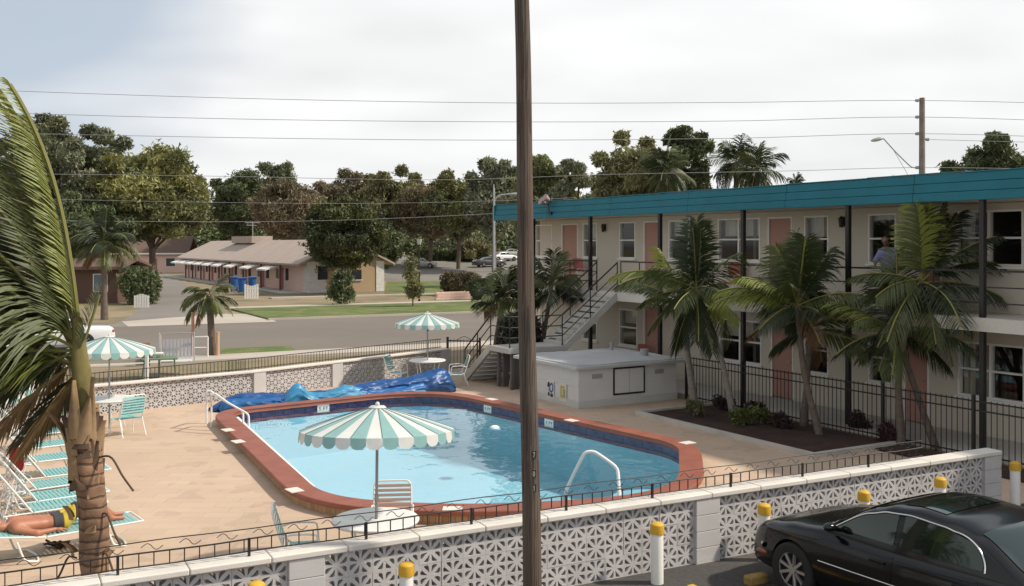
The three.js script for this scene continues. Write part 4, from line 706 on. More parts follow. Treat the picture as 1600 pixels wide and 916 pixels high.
{ // the windblown palm at the left
  const r = rng(21), t = thing('coconut_palm', 'tall windblown palm with shaggy brown trunk nearest the viewer, left of the pool', 'palm tree', V(-4.56, 0, -10.85), 0), top = V(-0.16, 3.0, 0);
  mesh('trunk', trunkGeo([V(0, 0, 0), V(0.0, 0.7, 0), V(-0.02, 1.4, 0), V(-0.1, 2.2, 0), V(-0.13, 2.5, 0)], [0.15, 0.142, 0.145, 0.15, 0.155, 0.13], 20, 0.16, 3), palmBark, t);
  mesh('crown_shaft', trunkGeo([V(-0.12, 2.35, 0), V(-0.14, 2.7, 0), V(-0.17, 3.1, 0), V(-0.2, 3.5, 0)], [0.13, 0.105, 0.09, 0.05], 14, 0.12, 5), mottled([0.17, 0.14, 0.045], 0.4, 0.6, 0.8, { seed: 111 }), t);
  // torn leaf bases and husks
  const husk = (y, az, len, out, w, mat) => {
    const g = new THREE.PlaneGeometry(w, len, 4, 8), p = g.attributes.position; for (let i = 0; i < p.count; i++) { const f = Math.max(0, (p.getY(i) + len / 2) / len), x = p.getX(i); p.setXYZ(i, x * (1 - 0.96 * Math.pow(f, 1.3)) + 0.05 * f * f * Math.sin(az * 7), f * len * 0.85, out * Math.pow(f, 1.8) + 0.06 * Math.cos(x / w * 3) + 0.02); }
    g.computeVertexNormals(); g.rotateY(Math.PI / 2 - az); const m = mesh('leaf_base', prep(g), mat, t, V(-0.02 - 0.05 * y + 0.108 * Math.cos(az), y, 0.108 * Math.sin(az))); return m;
  };
  const hm = mottled([0.26, 0.17, 0.09], 0.4, 0.5, 0.9, { seed: 112, side: S }), hd = mottled([0.09, 0.055, 0.035], 0.4, 0.5, 0.9, { seed: 113, side: S });
  for (let i = 0; i < 24; i++) { const y = 1.55 + i * 0.034, az = i * 2.4 + r(); husk(y, az, 0.16 + 0.34 * r(), 0.0 + 0.10 * r() * r(), 0.18 + 0.1 * r(), r() < 0.65 ? hd : hm); }
  for (let i = 0; i < 9; i++) husk(0.4 + i * 0.13, i * 2.1 + r(), 0.1 + 0.12 * r(), 0.05 + 0.06 * r(), 0.16, r() < 0.4 ? hd : hm);
  for (const [y, az, l, o, w] of [[2.05, 175, 0.5, 0.22, 0.26], [2.15, 60, 0.6, 0.04, 0.26], [1.95, 10, 0.5, 0.05, 0.2], [2.2, 110, 0.75, 0.02, 0.24], [2.1, 30, 0.9, 0.02, 0.16]]) husk(y, az * DEG, l, o, w, hm);
  for (const [y, az, L] of [[1.98, 25, 0.55], [1.35, 15, 0.3], [0.92, 20, 0.32], [0.88, 165, 0.25]]) { const m = new MB().path([V(0, 0, 0), V(L * 0.35, 0.02, 0), V(L * 0.7, -0.16, 0.02), V(L, -0.3, 0.03)], 0.012, 5).geo; const o = mesh('dead_stalk', m, hd, t, V(-0.06, y, 0.05)); o.rotation.y = -az * DEG; o.position.x += 0.12 * Math.cos(az * DEG); }
  const W = [-0.34, 0.0, 0.02];
  const list = [ // azimuth, elevation, length, droop, leaflet sweep, tone, leaflet length
    [184, 83, 3.05, 0.05, 1.9, 'lime', 0.45], [176, 81, 2.95, 0.05, 2.0, 'lime', 0.42], [190, 79, 2.9, 0.06, 1.7, 'green', 0.5], [178, 76, 2.8, 0.07, 1.6, 'green', 0.55], [170, 76, 2.7, 0.08, 1.4, 'green', 0.6], [180, 64, 2.9, 0.12, 1.2, 'dark', 0.65], [205, 60, 2.7, 0.18, 1.0, 'dark', 0.7],
    [160, 56, 2.6, 0.22, 1.0, 'green', 0.7], [190, 50, 2.5, 0.28, 0.9, 'lime', 0.75], [150, 46, 2.3, 0.35, 0.8, 'green', 0.75], [172, 42, 2.3, 0.38, 0.8, 'green', 0.75], [215, 40, 2.2, 0.42, 0.8, 'dark', 0.7], [185, 33, 2.2, 0.45, 0.8, 'dark', 0.75], [140, 32, 2.0, 0.5, 0.7, 'green', 0.7], [165, 26, 2.0, 0.5, 0.7, 'lime', 0.7],
    [195, 20, 1.9, 0.58, 0.6, 'dark', 0.7], [178, 14, 1.9, 0.6, 0.6, 'lime', 0.7], [215, 8, 1.8, 0.6, 0.6, 'dark', 0.65], [155, 6, 1.8, 0.65, 0.6, 'green', 0.65], [172, -4, 1.7, 0.7, 0.5, 'dark', 0.6], [190, -14, 1.6, 0.7, 0.5, 'dark', 0.6], [160, -22, 1.4, 0.6, 0.5, 'dark', 0.55], [180, -34, 1.3, 0.5, 0.5, 'dry', 0.5], [205, -40, 1.2, 0.5, 0.5, 'dark', 0.5], [170, -52, 1.1, 0.4, 0.5, 'dry', 0.45],
    [350, 72, 0.75, 0.3, 1.2, 'green', 0.3]];
  for (const [az, el, L, g, sw, mt, lf] of list) addFrond(t, top.clone().add(V((r() - 0.5) * 0.08, (r() - 0.35) * 0.35, (r() - 0.5) * 0.08)), { az: (az + (r() - 0.5) * 8) * DEG, el: el * DEG, L, g, wind: W, n: Math.round(22 * L + 18), leaf: lf, w: 0.0165, sweep: sw, hang: el > 60 ? 0.08 : 0.6, curl: 0.1 }, LEAF[mt], r);
}
function palm(lab, base, crownAt, o = {}) {
  const r = rng(o.seed ?? 1), t = thing('palm_tree', lab, 'palm tree', base, 0, o.group), c = crownAt.clone().sub(base), mid = c.clone().multiplyScalar(0.5).add(V(...(o.bend ?? [0, 0, 0]))), R = o.r ?? 0.07;
  mesh('trunk', trunkGeo([V(0, 0, 0), mid, c.clone()], [R * 1.4, R, R, R * 0.9], 10, 0.06, o.seed), o.bark ?? greyPalm, t);
  const n = o.n ?? 13;
  for (let i = 0; i < n; i++) {
    const f = i / n, el = (o.el0 ?? 82) - (o.spread ?? 105) * Math.pow(f, 0.9) + (r() - 0.5) * 14, az = i * 137.5 + 40 * r();
    const mt = r() < (o.lime ?? 0.25) ? LEAF.lime : f > 0.85 && r() < (o.dry ?? 0.3) ? LEAF.rust : r() < 0.5 ? LEAF.green : LEAF.dark;
    addFrond(t, c.clone().add(V(0, (r() - 0.5) * 0.2, 0)), { az: az * DEG, el: el * DEG, L: (o.L ?? 1.7) * (0.8 + 0.4 * r()), g: (o.g ?? 0.55) * (0.7 + 0.6 * r()), wind: o.wind ?? [-0.12, 0, 0.02], n: o.leaves ?? 38, leaf: (o.leaf ?? 0.5) * (0.85 + 0.4 * r()), w: o.w ?? 0.019, sweep: 0.6 + 0.4 * r(), hang: (o.hang ?? 0.5) * (0.5 + r()), twist: (r() - 0.5) * 1.2 }, mt, r);
  }
  for (const [az, el, L, mt, g] of o.extra ?? []) addFrond(t, c.clone(), { az: az * DEG, el: el * DEG, L, g: g ?? 0.35, wind: o.wind ?? [-0.1, 0, 0], n: 46, leaf: o.leaf ?? 0.55, w: 0.02, sweep: 0.8, hang: 0.4 }, LEAF[mt], r);
  return t;
}
palm('leaning slim palm in the bed beside the pump house, pale trunk', at(1146, 650), atD(1088, 452, 24.9), { seed: 31, L: 1.55, n: 13, bark: paleBark, bend: [0.12, 0, 0], lime: 0.1, el0: 45, spread: 110, extra: [[185, 30, 2.2, 'lime', 0.55], [170, 26, 2.1, 'green', 0.6], [80, 86, 1.75, 'dark', 0.0], [200, 87, 1.7, 'dark', 0.0], [300, 85, 1.6, 'dark', 0.02], [0, 86, 1.6, 'green', 0.02], [120, 84, 1.55, 'dark', 0.02], [250, -60, 1.6, 'dark', 0.1], [60, -65, 1.7, 'dark', 0.1], [100, -55, 1.5, 'dark', 0.1]] });
palm('upright pale-trunked palm at the corner of the pump house', at(1086, 636), atD(1062, 470, 25.6), { seed: 32, L: 1.3, n: 9, bark: paleBark, r: 0.085, lime: 0.3, spread: 90, extra: [[180, 30, 1.6, 'green', 0.5]] });
palm('leaning bushy palm in the middle of the planting bed with bright fronds', at(1281, 682), atD(1246, 478, 22.9), { seed: 33, L: 1.5, n: 18, lime: 0.12, dry: 0.9, el0: 88, spread: 120, bend: [-0.1, 0, 0], extra: [[60, 80, 1.5, 'green', 0.1], [0, 62, 1.5, 'dark', 0.25], [188, 30, 1.9, 'lime', 0.6], [178, 22, 2.0, 'lime', 0.55], [165, 40, 1.6, 'lime', 0.55], [290, 76, 1.5, 'green', 0.15]] });
palm('second stem of palm behind the bushy middle one with rusty lower leaves', at(1255, 668), atD(1268, 510, 23.4), { seed: 34, L: 1.25, n: 11, lime: 0.08, dry: 1, spread: 120 });
palm('tall palm at the right end of the bed with wide drooping fronds', at(1408, 694, 0.05), atD(1440, 440, 21.6), { seed: 35, L: 1.75, n: 14, lime: 0.05, leaf: 0.55, el0: 12, spread: 75, bend: [-0.25, 0, 0], extra: [[110, 88, 1.75, 'lime', 0.02], [150, 84, 1.65, 'lime', 0.06], [90, 82, 1.6, 'green', 0.05], [10, 74, 1.7, 'dark', 0.1], [350, 62, 1.7, 'dark', 0.25], [0, 30, 2.0, 'dark', 0.6], [30, 45, 1.8, 'dark', 0.45], [180, 18, 1.5, 'green', 0.5]] });
palm('short dark palm between the two tall palms of the bed', at(1462, 700, 0.05), atD(1400, 520, 21.9), { seed: 36, L: 1.5, n: 15, lime: 0.04, spread: 120 });
palm('dark arching palm beside the stairs, left of the utility pole', Bw(4.3, -2.6), atD(786, 468, 32.6), { seed: 37, L: 1.0, n: 13, lime: 0.02, spread: 110, leaf: 0.6, r: 0.09 });
palm('dark palm tucked behind the stairs, right of the utility pole', Bw(5.6, -1.6), atD(862, 445, 32.6), { seed: 38, L: 1.1, n: 13, lime: 0.0, spread: 120, leaf: 0.55 });
palm('small palm by the street with spread drooping fronds and pale base', at(332, 559), atD(327, 462, 37.6), { seed: 39, L: 1.2, n: 13, lime: 0.0, el0: 62, spread: 105, dry: 1, g: 1.5, leaf: 0.4, r: 0.13, wind: [0.0, 0, 0] });
palm('slender brown-trunked palm beside the brown house across the street', at(163, 500), atD(162, 382, 56.6), { seed: 40, L: 1.9, n: 18, lime: 0, g: 0.9, r: 0.16, leaf: 0.7, w: 0.03 });
// ------------------------------------------------------------ broad-leaved trees and bushes
const cluster = (() => { const r = rng(51), pos = []; const q = new THREE.Quaternion();
  for (let k = 0; k < 9; k++) { const c = V((r() - 0.5) * 0.7, (r() - 0.5) * 0.55, (r() - 0.5) * 0.7); q.setFromEuler(new THREE.Euler(r() * 6, r() * 6, r() * 6)); const P = [[-0.16, 0, 0], [0, -0.075, 0.02], [0.17, 0, 0], [0, 0.075, 0.02]].map(([a, b, d]) => V(a, b, d).applyQuaternion(q).add(c)); for (const [a, b, d] of [[0, 1, 2], [0, 2, 3]]) pos.push(...P[a].toArray(), ...P[b].toArray(), ...P[d].toArray()); }
  const g = new THREE.BufferGeometry(); g.setAttribute('position', new THREE.Float32BufferAttribute(pos, 3)); g.computeVertexNormals(); return prep(g); })();
const crownMat = plain([1, 1, 1], 0.75, { transmission: 0.38, thickness: 0, side: S, vertexColors: true }), massMat = plain([1, 1, 1], 0.8, { side: S });
function crownMesh(clumps, per, size, tones, r, parent, name = 'crown') {   // thousands of small leaves gathered in clumps, one mesh
  const n = clumps.length * per * 7, pos = new Float32Array(n * 9), col = new Float32Array(n * 9); let k = 0;
  for (const [p, rc, sq] of clumps) {
    const t = tones[Math.floor(r() * tones.length)], kk = 0.72 + 0.56 * r();
    for (let i = 0; i < per; i++) {
      let dx = r() - 0.5, dy = r() - 0.5, dz = r() - 0.5; const l = rc * Math.pow(r(), 0.42) * (r() < 0.14 ? 1.1 + 0.6 * r() : 1) / (Math.hypot(dx, dy, dz) || 1); dx *= l; dy *= l * sq; dz *= l; const v = kk * (0.72 + 0.56 * r());
      for (let q = 0; q < 7; q++) {
        const cx = p.x + dx + (r() - 0.5) * 0.8 * size, cy = p.y + dy + (r() - 0.5) * 0.6 * size, cz = p.z + dz + (r() - 0.5) * 0.8 * size, a = r() * 6.283, e = (r() - 0.5) * 2.4, b = r() * 6.283, s = size * (0.16 + 0.12 * r());
        const ux = Math.cos(a) * Math.cos(e), uy = Math.sin(e), uz = Math.sin(a) * Math.cos(e); let wx = Math.cos(b), wy = Math.sin(b) * 0.6, wz = Math.sin(b); const dt = wx * ux + wy * uy + wz * uz; wx -= dt * ux; wy -= dt * uy; wz -= dt * uz; const wl = s * 0.62 / (Math.hypot(wx, wy, wz) || 1), o = k * 9;
        pos[o] = cx - ux * s + wx * wl * 0.4; pos[o + 1] = cy - uy * s + wy * wl * 0.4; pos[o + 2] = cz - uz * s + wz * wl * 0.4; pos[o + 3] = cx + wx * wl; pos[o + 4] = cy + wy * wl; pos[o + 5] = cz + wz * wl; pos[o + 6] = cx + ux * s - wx * wl; pos[o + 7] = cy + uy * s - wy * wl; pos[o + 8] = cz + uz * s - wz * wl;
        for (let c = 0; c < 3; c++) { col[o + c * 3] = t[0] * v; col[o + c * 3 + 1] = t[1] * v; col[o + c * 3 + 2] = t[2] * v; } k++;
      }
    }
  }
  const g = new THREE.BufferGeometry(); g.setAttribute('position', new THREE.BufferAttribute(pos, 3)); g.setAttribute('color', new THREE.BufferAttribute(col, 3)); g.computeVertexNormals(); return mesh(name, g, crownMat, parent);
}
function massMesh(clumps, per, size, tones, r, parent, name) {
  const n = clumps.length * per, m = new THREE.InstancedMesh(cluster, massMat, n), o = new THREE.Object3D(), c = new THREE.Color(); let k = 0;
  for (const [p, rc, sq] of clumps) {
    const t = tones[Math.floor(r() * tones.length)], kk = 0.75 + 0.5 * r();
    for (let i = 0; i < per; i++) {
      const d = V(r() - 0.5, r() - 0.5, r() - 0.5).normalize().multiplyScalar(rc * Math.pow(r(), 0.42)); d.y *= sq;
      o.position.copy(p).add(d); o.rotation.set(r() * 6.3, r() * 6.3, r() * 6.3); o.scale.setScalar(size * (0.6 + 0.8 * r())); o.updateMatrix(); m.setMatrixAt(k, o.matrix);
      const v = kk * (0.75 + 0.5 * r()); m.setColorAt(k, c.setRGB(t[0] * v, t[1] * v, t[2] * v)); k++;
    }
  }
  m.name = name; m.castShadow = m.receiveShadow = true; parent.add(m); return m;
}
const TONE = { deep: [[0.05, 0.066, 0.02], [0.062, 0.082, 0.024], [0.11, 0.12, 0.03]], oak: [[0.183, 0.204, 0.110], [0.146, 0.168, 0.091], [0.212, 0.218, 0.116]], pale: [[0.277, 0.291, 0.183], [0.218, 0.241, 0.146]], yellow: [[0.29, 0.285, 0.10], [0.235, 0.24, 0.09], [0.185, 0.20, 0.08]], dark: [[0.095, 0.124, 0.047], [0.124, 0.153, 0.058]], rust: [[0.27, 0.205, 0.12], [0.24, 0.19, 0.11], [0.20, 0.175, 0.10]], olive: [[0.262, 0.241, 0.110], [0.212, 0.212, 0.095]], mid: [[0.183, 0.204, 0.081], [0.226, 0.241, 0.095]] };
function tree(lab, x, d, H, w, kind, o = {}) {
  const s = o.seed ?? Math.round(x * 7 + d), r = rng(s), y0 = rise(x, d), t = thing(o.name ?? 'broadleaf_tree', lab, 'tree', V(x, y0, -d), 0, o.group), bot = H * (o.bottom ?? 0.28), n = Math.round((o.clumps ?? 34) * 1.7), clumps = [], rx = w / 2, ry = (H - bot) / 2, cy = bot + ry;
  for (let i = 0; i < n; i++) {
    const a = r() * 2 * Math.PI, e = Math.asin(2 * r() - 1), q = 0.45 + 0.5 * Math.pow(r(), 0.5), rc = (0.13 + 0.17 * r()) * Math.min(rx, ry) * (o.fat ?? 1.15) * 1.08, lump = 0.82 + 0.3 * r();
    clumps.push([V(Math.cos(a) * Math.cos(e) * (rx - rc * 0.6) * q * lump, cy + Math.sin(e) * (ry - rc * 0.6) * q * lump * (Math.sin(e) < 0 ? 0.9 : 1), Math.sin(a) * Math.cos(e) * (rx - rc * 0.6) * q * lump), rc, 0.75]);
  }
  if (o.sprigs) for (let i = 0; i < o.sprigs; i++) { const a = r() * 2 * Math.PI, e = 0.2 + r() * 1.2; clumps.push([V(Math.cos(a) * Math.cos(e) * rx * 1.02, cy + Math.sin(e) * ry * 1.04, Math.sin(a) * Math.cos(e) * rx * 1.02), rx * 0.11, 1]); }
  crownMesh(clumps, Math.round((o.per ?? 85) * 1.05), (o.leaf ?? 1) * (0.62 + d / 210), TONE[kind], r, t);
  const tr = new MB(), R = H * 0.022, fork = V((r() - 0.5) * 0.6, bot * 1.05, (r() - 0.5) * 0.6); tr.path([V(0, -0.2, 0), V(fork.x * 0.3, bot * 0.5, fork.z * 0.3), fork], R, 8, 10);
  for (let i = 0; i < 9; i++) { const p = clumps[Math.floor(i * clumps.length / 9)][0], m = fork.clone().lerp(p, 0.5).add(V(0, -0.1 * H * r() * 0.3, 0)); tr.path([fork.clone().add(V(0, -0.3, 0)), m, p], R * 0.4, 5, 8); }
  tr.build('trunk', o.bark ?? M.bark, t); return t;
}
const U = (u, d) => (u - 800) / FOCAL * d, HT = (v, d) => EYE - (v - HORIZON) * d / FOCAL;             // across and up from a pixel at a distance
const T = (lab, u, top, w, d, kind, o = {}) => { const x = U(u, d); return tree(lab, x, d, HT(top, d) - rise(x, d), w * d / FOCAL, kind, o); };
T('big grey-green oak at the far left behind the windblown palm', 70, 183, 150, 92, 'oak', { sprigs: 10, clumps: 42, bottom: 0.2 });
T('airy grey-green tree with wispy top between two oaks at left', 152, 206, 130, 90, 'pale', { sprigs: 16, fat: 0.9, clumps: 38, bottom: 0.25 });
T('yellow-green full tree left of the long pink motel', 238, 228, 175, 84, 'yellow', { clumps: 46, bottom: 0.3, sprigs: 6 });
T('dark oak at the left edge filling the gap behind the palm fronds', 10, 235, 150, 96, 'dark', { clumps: 40, bottom: 0.12 });
T('low dark tree shading the brown house at left', 135, 300, 170, 80, 'dark', { clumps: 36, bottom: 0.35 });
T('dark green tree just right of the yellow-green one', 378, 264, 95, 150, 'dark', { sprigs: 4 });
T('rounded grey-green treetop behind the motel roof box', 428, 257, 90, 158, 'oak', { sprigs: 6 });
T('rust-brown tree behind the left half of the motel roof', 455, 280, 130, 138, 'rust', { clumps: 40 });
T('rust-brown tree just left above the dark round tree', 535, 274, 120, 146, 'rust', { clumps: 40, sprigs: 4 });
T('olive tree with knobby top right of the dark round tree', 612, 266, 110, 142, 'olive', { sprigs: 6 });
T('olive-brown tree above the silver parked car', 672, 276, 120, 140, 'rust', { sprigs: 4 });
T('bright olive tree left of the grey street lamp', 716, 274, 110, 136, 'yellow', { sprigs: 4 });
T('grey-green tree behind the grey street lamp', 772, 256, 95, 132, 'pale', { sprigs: 8 });
T('green tree touching the right side of the wooden utility pole', 848, 249, 105, 100, 'mid', { sprigs: 6, bottom: 0.2 });
T('sparse grey-green tree above the left end of the teal roof', 902, 254, 80, 96, 'pale', { sprigs: 8, fat: 0.8, clumps: 26, bottom: 0.2 });
T('broad olive tree rising over the teal roof', 990, 213, 135, 76, 'olive', { sprigs: 6, clumps: 46, bottom: 0.18 });
T('dark tall tree with ragged top over the middle of the teal roof', 1072, 208, 95, 73, 'dark', { sprigs: 12, fat: 0.85, bottom: 0.2 });
T('dark broad tree over the teal roof at the right', 1545, 217, 130, 92, 'dark', { sprigs: 6, bottom: 0.3 });
T('dense dark green round tree in front of the motel gable', 541, 305, 136, 85.5, 'deep', { clumps: 60, per: 120, bottom: 0.2, fat: 1.3, bark: M.greyBark, leaf: 0.8 });
T('thin low tree behind the parked cars right of the motel', 590, 345, 70, 118, 'dark', { bottom: 0.1 });
T('bushy young tree between the two white parked cars', 741, 378, 60, 150, 'olive', { bottom: 0.05, clumps: 18 });
for (const [u, top, d, sd, lab] of [[1150, 222, 70, 61, 'cabbage palm with ragged fan head over the teal roof'], [1183, 232, 68, 62, 'cabbage palm right of the ragged dark tree over the roof'], [1244, 272, 80, 63, 'tiny lone palm head peeping over the teal roof'], [1040, 236, 68, 64, 'cabbage palm hidden in the trees over the roof'], [1394, 276, 76, 65, 'low palm head at the foot of the thin far utility pole']]) {
  const small = u === 1244 || u === 1394; palm(lab, V(U(u, d), 0, -d), atD(u, top + (small ? 10 : 32), d), { seed: sd, L: small ? 0.6 : 1.9, n: small ? 14 : 26, spread: 150, g: 0.7, leaf: small ? 0.35 : 0.9, w: small ? 0.03 : 0.035, leaves: 22, lime: 0, dry: 0.2, r: 0.17, wind: [0, 0, 0] });
}
{ // far woods that read as one mass
  const r = rng(71), clumps = [], o = new THREE.Group(); o.name = 'woods'; scene.add(o); tag(o, 'far dark band of woods behind the houses and parked cars', 'woods', null, 'stuff');
  for (let i = 0; i < 170; i++) { const u = -80 + i / 170 * 1080 + 20 * r(), d = 172 + 30 * r(), h = HT(300 + 60 * r(), d); clumps.push([V(U(u, d), 1.5 + h * (0.1 + 0.85 * r()), -d), 3.4, 0.9]); }
  massMesh(clumps, 70, 2.4, [...TONE.dark, ...TONE.oak, ...TONE.olive], r, o, 'foliage');
}
function bush(name, lab, cat, p, w, h, kind, o = {}) {
  const r = rng(o.seed ?? Math.round(p.x * 11 - p.z)), t = thing(name, lab, cat, p, o.turn ?? 0, o.group), clumps = [], n = o.n ?? 14;
  for (let i = 0; i < n; i++) { const a = r() * 6.3, q = Math.sqrt(r()); clumps.push(o.box ? [V((r() - 0.5) * (w - 0.6), 0.3 + r() * (h - 0.6), (r() - 0.5) * (o.deep - 0.6)), 0.42, 0.9] : [V(Math.cos(a) * q * w * 0.3, h * (0.22 + 0.56 * r()), Math.sin(a) * q * w * 0.3), Math.min(w, h) * 0.27, 1]); }
  crownMesh(clumps, o.per ?? 80, o.leaf ?? 0.6, o.tones ?? TONE[kind], r, t, 'foliage');
  new MB().rod(V(0, -0.05, 0), V(0, h * 0.5, 0), 0.05, 0.03).build('stem', M.bark, t); return t;
}
bush('round_shrub', 'clipped dark round shrub behind the small white fence panel', 'shrub', V(U(218, 71), 0, -71), 2.5, 2.6, 'dark', { n: 26, per: 130 });
bush('clipped_hedge', 'square clipped brownish hedge at the far car park entrance', 'hedge', V(U(722, 83), 0, -83), 3.2, 1.9, 'olive', { box: true, deep: 2.4, n: 60, per: 80, turn: TR, tones: [[0.13, 0.10, 0.045], [0.10, 0.085, 0.04]] });
bush('shrub', 'dark shrub right of the square clipped hedge', 'shrub', V(U(752, 76), 0, -76), 2.2, 1.6, 'dark', { n: 14 });
bush('cordyline_shrub', 'dark reddish leafy shrub beside the stair landing', 'shrub', Bw(5.6, -2.2), 1.3, 2.3, 'dark', { tones: [[0.075, 0.04, 0.035], [0.05, 0.035, 0.025], [0.04, 0.055, 0.02]], n: 18, leaf: 0.5 });
bush('shrub', 'dark leafy shrub below the stairs at the palm foot', 'shrub', Bw(4.9, -1.9), 1.2, 1.3, 'dark', { n: 16, leaf: 0.5 });
bush('young_tree', 'small dark sapling on the verge before the gable wall', 'young tree', at(533, 478), 1.7, 2.6, 'dark', { n: 8, leaf: 0.7 });
bush('young_tree', 'thin staked sapling beside the dark lamp post on the verge', 'young tree', at(645, 481), 1.2, 4.4, 'olive', { n: 8, per: 30, leaf: 0.7 });
bush('low_shrub', 'long low dark hedge in front of the white parked saloon', 'hedge', V(U(690, 152), rise(U(690, 152), 152), -152), 8.5, 1.5, 'dark', { box: true, deep: 2.5, n: 60, per: 60, leaf: 1.4 });
for (const [i, [u, v, k]] of [[1085, 650, 0], [1155, 664, 1], [1190, 662, 1], [1180, 648, 2], [1225, 668, 2], [1345, 672, 3], [1388, 690, 3], [1130, 640, 2]].entries()) {
  const tones = [TONE.mid, [[0.14, 0.16, 0.03]], [[0.07, 0.025, 0.025]], [[0.085, 0.02, 0.02]]][k];
  bush('bedding_plant', ['low bright green plant at the left corner of the planting bed', 'yellow-green plant at the foot of the leaning pale palm', 'yellow-green plant right of the leaning pale palm foot', 'dark red plant at the fence behind the leaning palm', 'dark red plant at the fence near the bushy palm', 'dark red plant at the fence right of the bushy palm', 'deep red plant in front of the right pink door', 'dark red plant behind the leaning pale trunk'][i], 'plant', at(u, v, 0.05), 0.5, 0.36, 'mid', { tones, n: 5, per: 26, leaf: 0.26, seed: 300 + i, group: 'small plants in the mulch bed' });
}

// ------------------------------------------------------------ across the street
{
  const c = V(-18.1, 0, -87.7), t = thing('roadside_motel', 'long single-storey pink motel across the street with white window awnings', 'motel', c, TH), L = 51, D = 7.2, EV = 2.85, RG = 4.65;
  const red = plain([0.33, 0.035, 0.025], 0.6), glass = plain([0.03, 0.035, 0.04], 0.12);
  new MB().slab(-L, 0, -D, -0.02, EV, 0).build('wall', M.pinkWall, t);
  const gb = new THREE.Shape([[-D, 0], [0, 0], [0, EV], [-D / 2, RG - 0.1], [-D, EV]].map(([a, b]) => new THREE.Vector2(a, b))), gg = new THREE.ExtrudeGeometry(gb, { depth: 0.1, bevelEnabled: false }); gg.rotateY(-Math.PI / 2); gg.translate(0.08, 0, 0); mesh('gable_wall', prep(gg), M.tanWall, t);
  for (const [z0, z1] of [[-1.75, 0.06], [-D - 0.04, -D + 0.75]]) for (let k = 0; k < 9; k++) new MB().rslab(0.0805, k * 0.31 + 0.003, z0 + (k % 2) * 0.12 * (z0 < -5 ? 0 : 1), 0.15, k * 0.31 + 0.307, z1, 0.012).build('stone', M.quoin, t);
  for (let k = 0; k < 9; k++) new MB().rslab(-1.1 + (k % 2) * 0.15, k * 0.31 + 0.003, 0.005, 0.079, k * 0.31 + 0.307, 0.06, 0.012).build('stone', M.quoin, t);
  for (const [z, y0, y1] of [[-1.35, 1.15, 2.35], [-4.6, 1.1, 2.0]]) { const w = new MB().slab(0.0805, y0, z - 0.45, z < -4 ? 0.1 : 0.17, y1, z + 0.45).build('window', M.dark, t); new MB().slab(0.171, y0 + 0.05, z - 0.4, 0.178, y1 - 0.05, z + 0.4).build('pane', glass, w); new MB().slab(0.0805, y0 - 0.06, z - 0.5, 0.2, y0 - 0.002, z + 0.5).build('sill', M.whitePaint, w); }
  const slope = (zs, ys) => { const sh = new THREE.Shape(zs.map((z, i) => new THREE.Vector2(z, ys[i]))), g = new THREE.ExtrudeGeometry(sh, { depth: L + 0.9, bevelEnabled: false }); g.rotateY(-Math.PI / 2); g.translate(0.5, 0, 0); return prep(g); };
  const rf = mesh('roof', slope([1.0, 1.0, -D / 2, -D - 1.0, -D - 1.0, -D / 2], [2.42, 2.58, RG + 0.12, 2.58, 2.42, RG - 0.04]), M.shingle, t);
  new MB().slab(-36, RG - 0.2, -D / 2 - 1.2, -27, RG + 0.6, -D / 2 + 1.2).build('roof_box', M.shingle, rf);
  new MB().rod(V(-31, RG, -D / 2), V(-31, RG + 2.3, -D / 2), 0.05).rod(V(-31, RG + 2.2, -D / 2 - 0.9), V(-31, RG + 2.2, -D / 2 + 0.9), 0.03).rod(V(-31.5, RG + 1.9, -D / 2 - 0.6), V(-31.5, RG + 1.9, -D / 2 + 0.6), 0.03).build('aerial', M.greyMetal, rf);
  for (const s of [-7.2, -13.6, -20.2, -25.8, -30.6, -35.2, -39.6, -44.2, -48.2]) {
    const w = new MB().slab(s - 2.3, 0.95, 0.003, s - 0.9, 2.05, 0.05).build('window', M.whitePaint, t); for (const k of [0, 1]) new MB().slab(s - 2.24 + k * 0.67, 1.01, 0.051, s - 1.62 + k * 0.67, 1.99, 0.056).build('pane', glass, w);
    new MB().slab(s + 0.9, 0.95, 0.003, s + 1.7, 2.05, 0.05).build('window', M.dark, t);
    const d = new MB().slab(s - 0.5, 0.05, 0.003, s + 0.45, 2.1, 0.05).build('door', red, t); new MB().slab(s - 0.6, 0.0, 0.003, s - 0.505, 2.2, 0.07).slab(s + 0.455, 0.0, 0.003, s + 0.55, 2.2, 0.07).build('frame', M.whitePaint, d);
    const a = new THREE.Shape([[0.02, 2.52], [1.9, 1.98], [1.9, 1.84], [0.02, 2.42]].map(([p, q]) => new THREE.Vector2(p, q))), ag = new THREE.ExtrudeGeometry(a, { depth: 3.0, bevelEnabled: false }); ag.rotateY(-Math.PI / 2); ag.translate(s + 0.6, 0, 0); mesh('awning', prep(ag), M.whitePaint, t);
    new MB().slab(s + 1.9, 0.0, 0.8, s + 2.06, 2.44, 0.94).build('porch_post', plain([0.12, 0.06, 0.045], 0.8), t);
  }
  new MB().slab(-L, 0, 0.005, 0, 0.05, 2.4).build('walk', M.concrete, t);
}
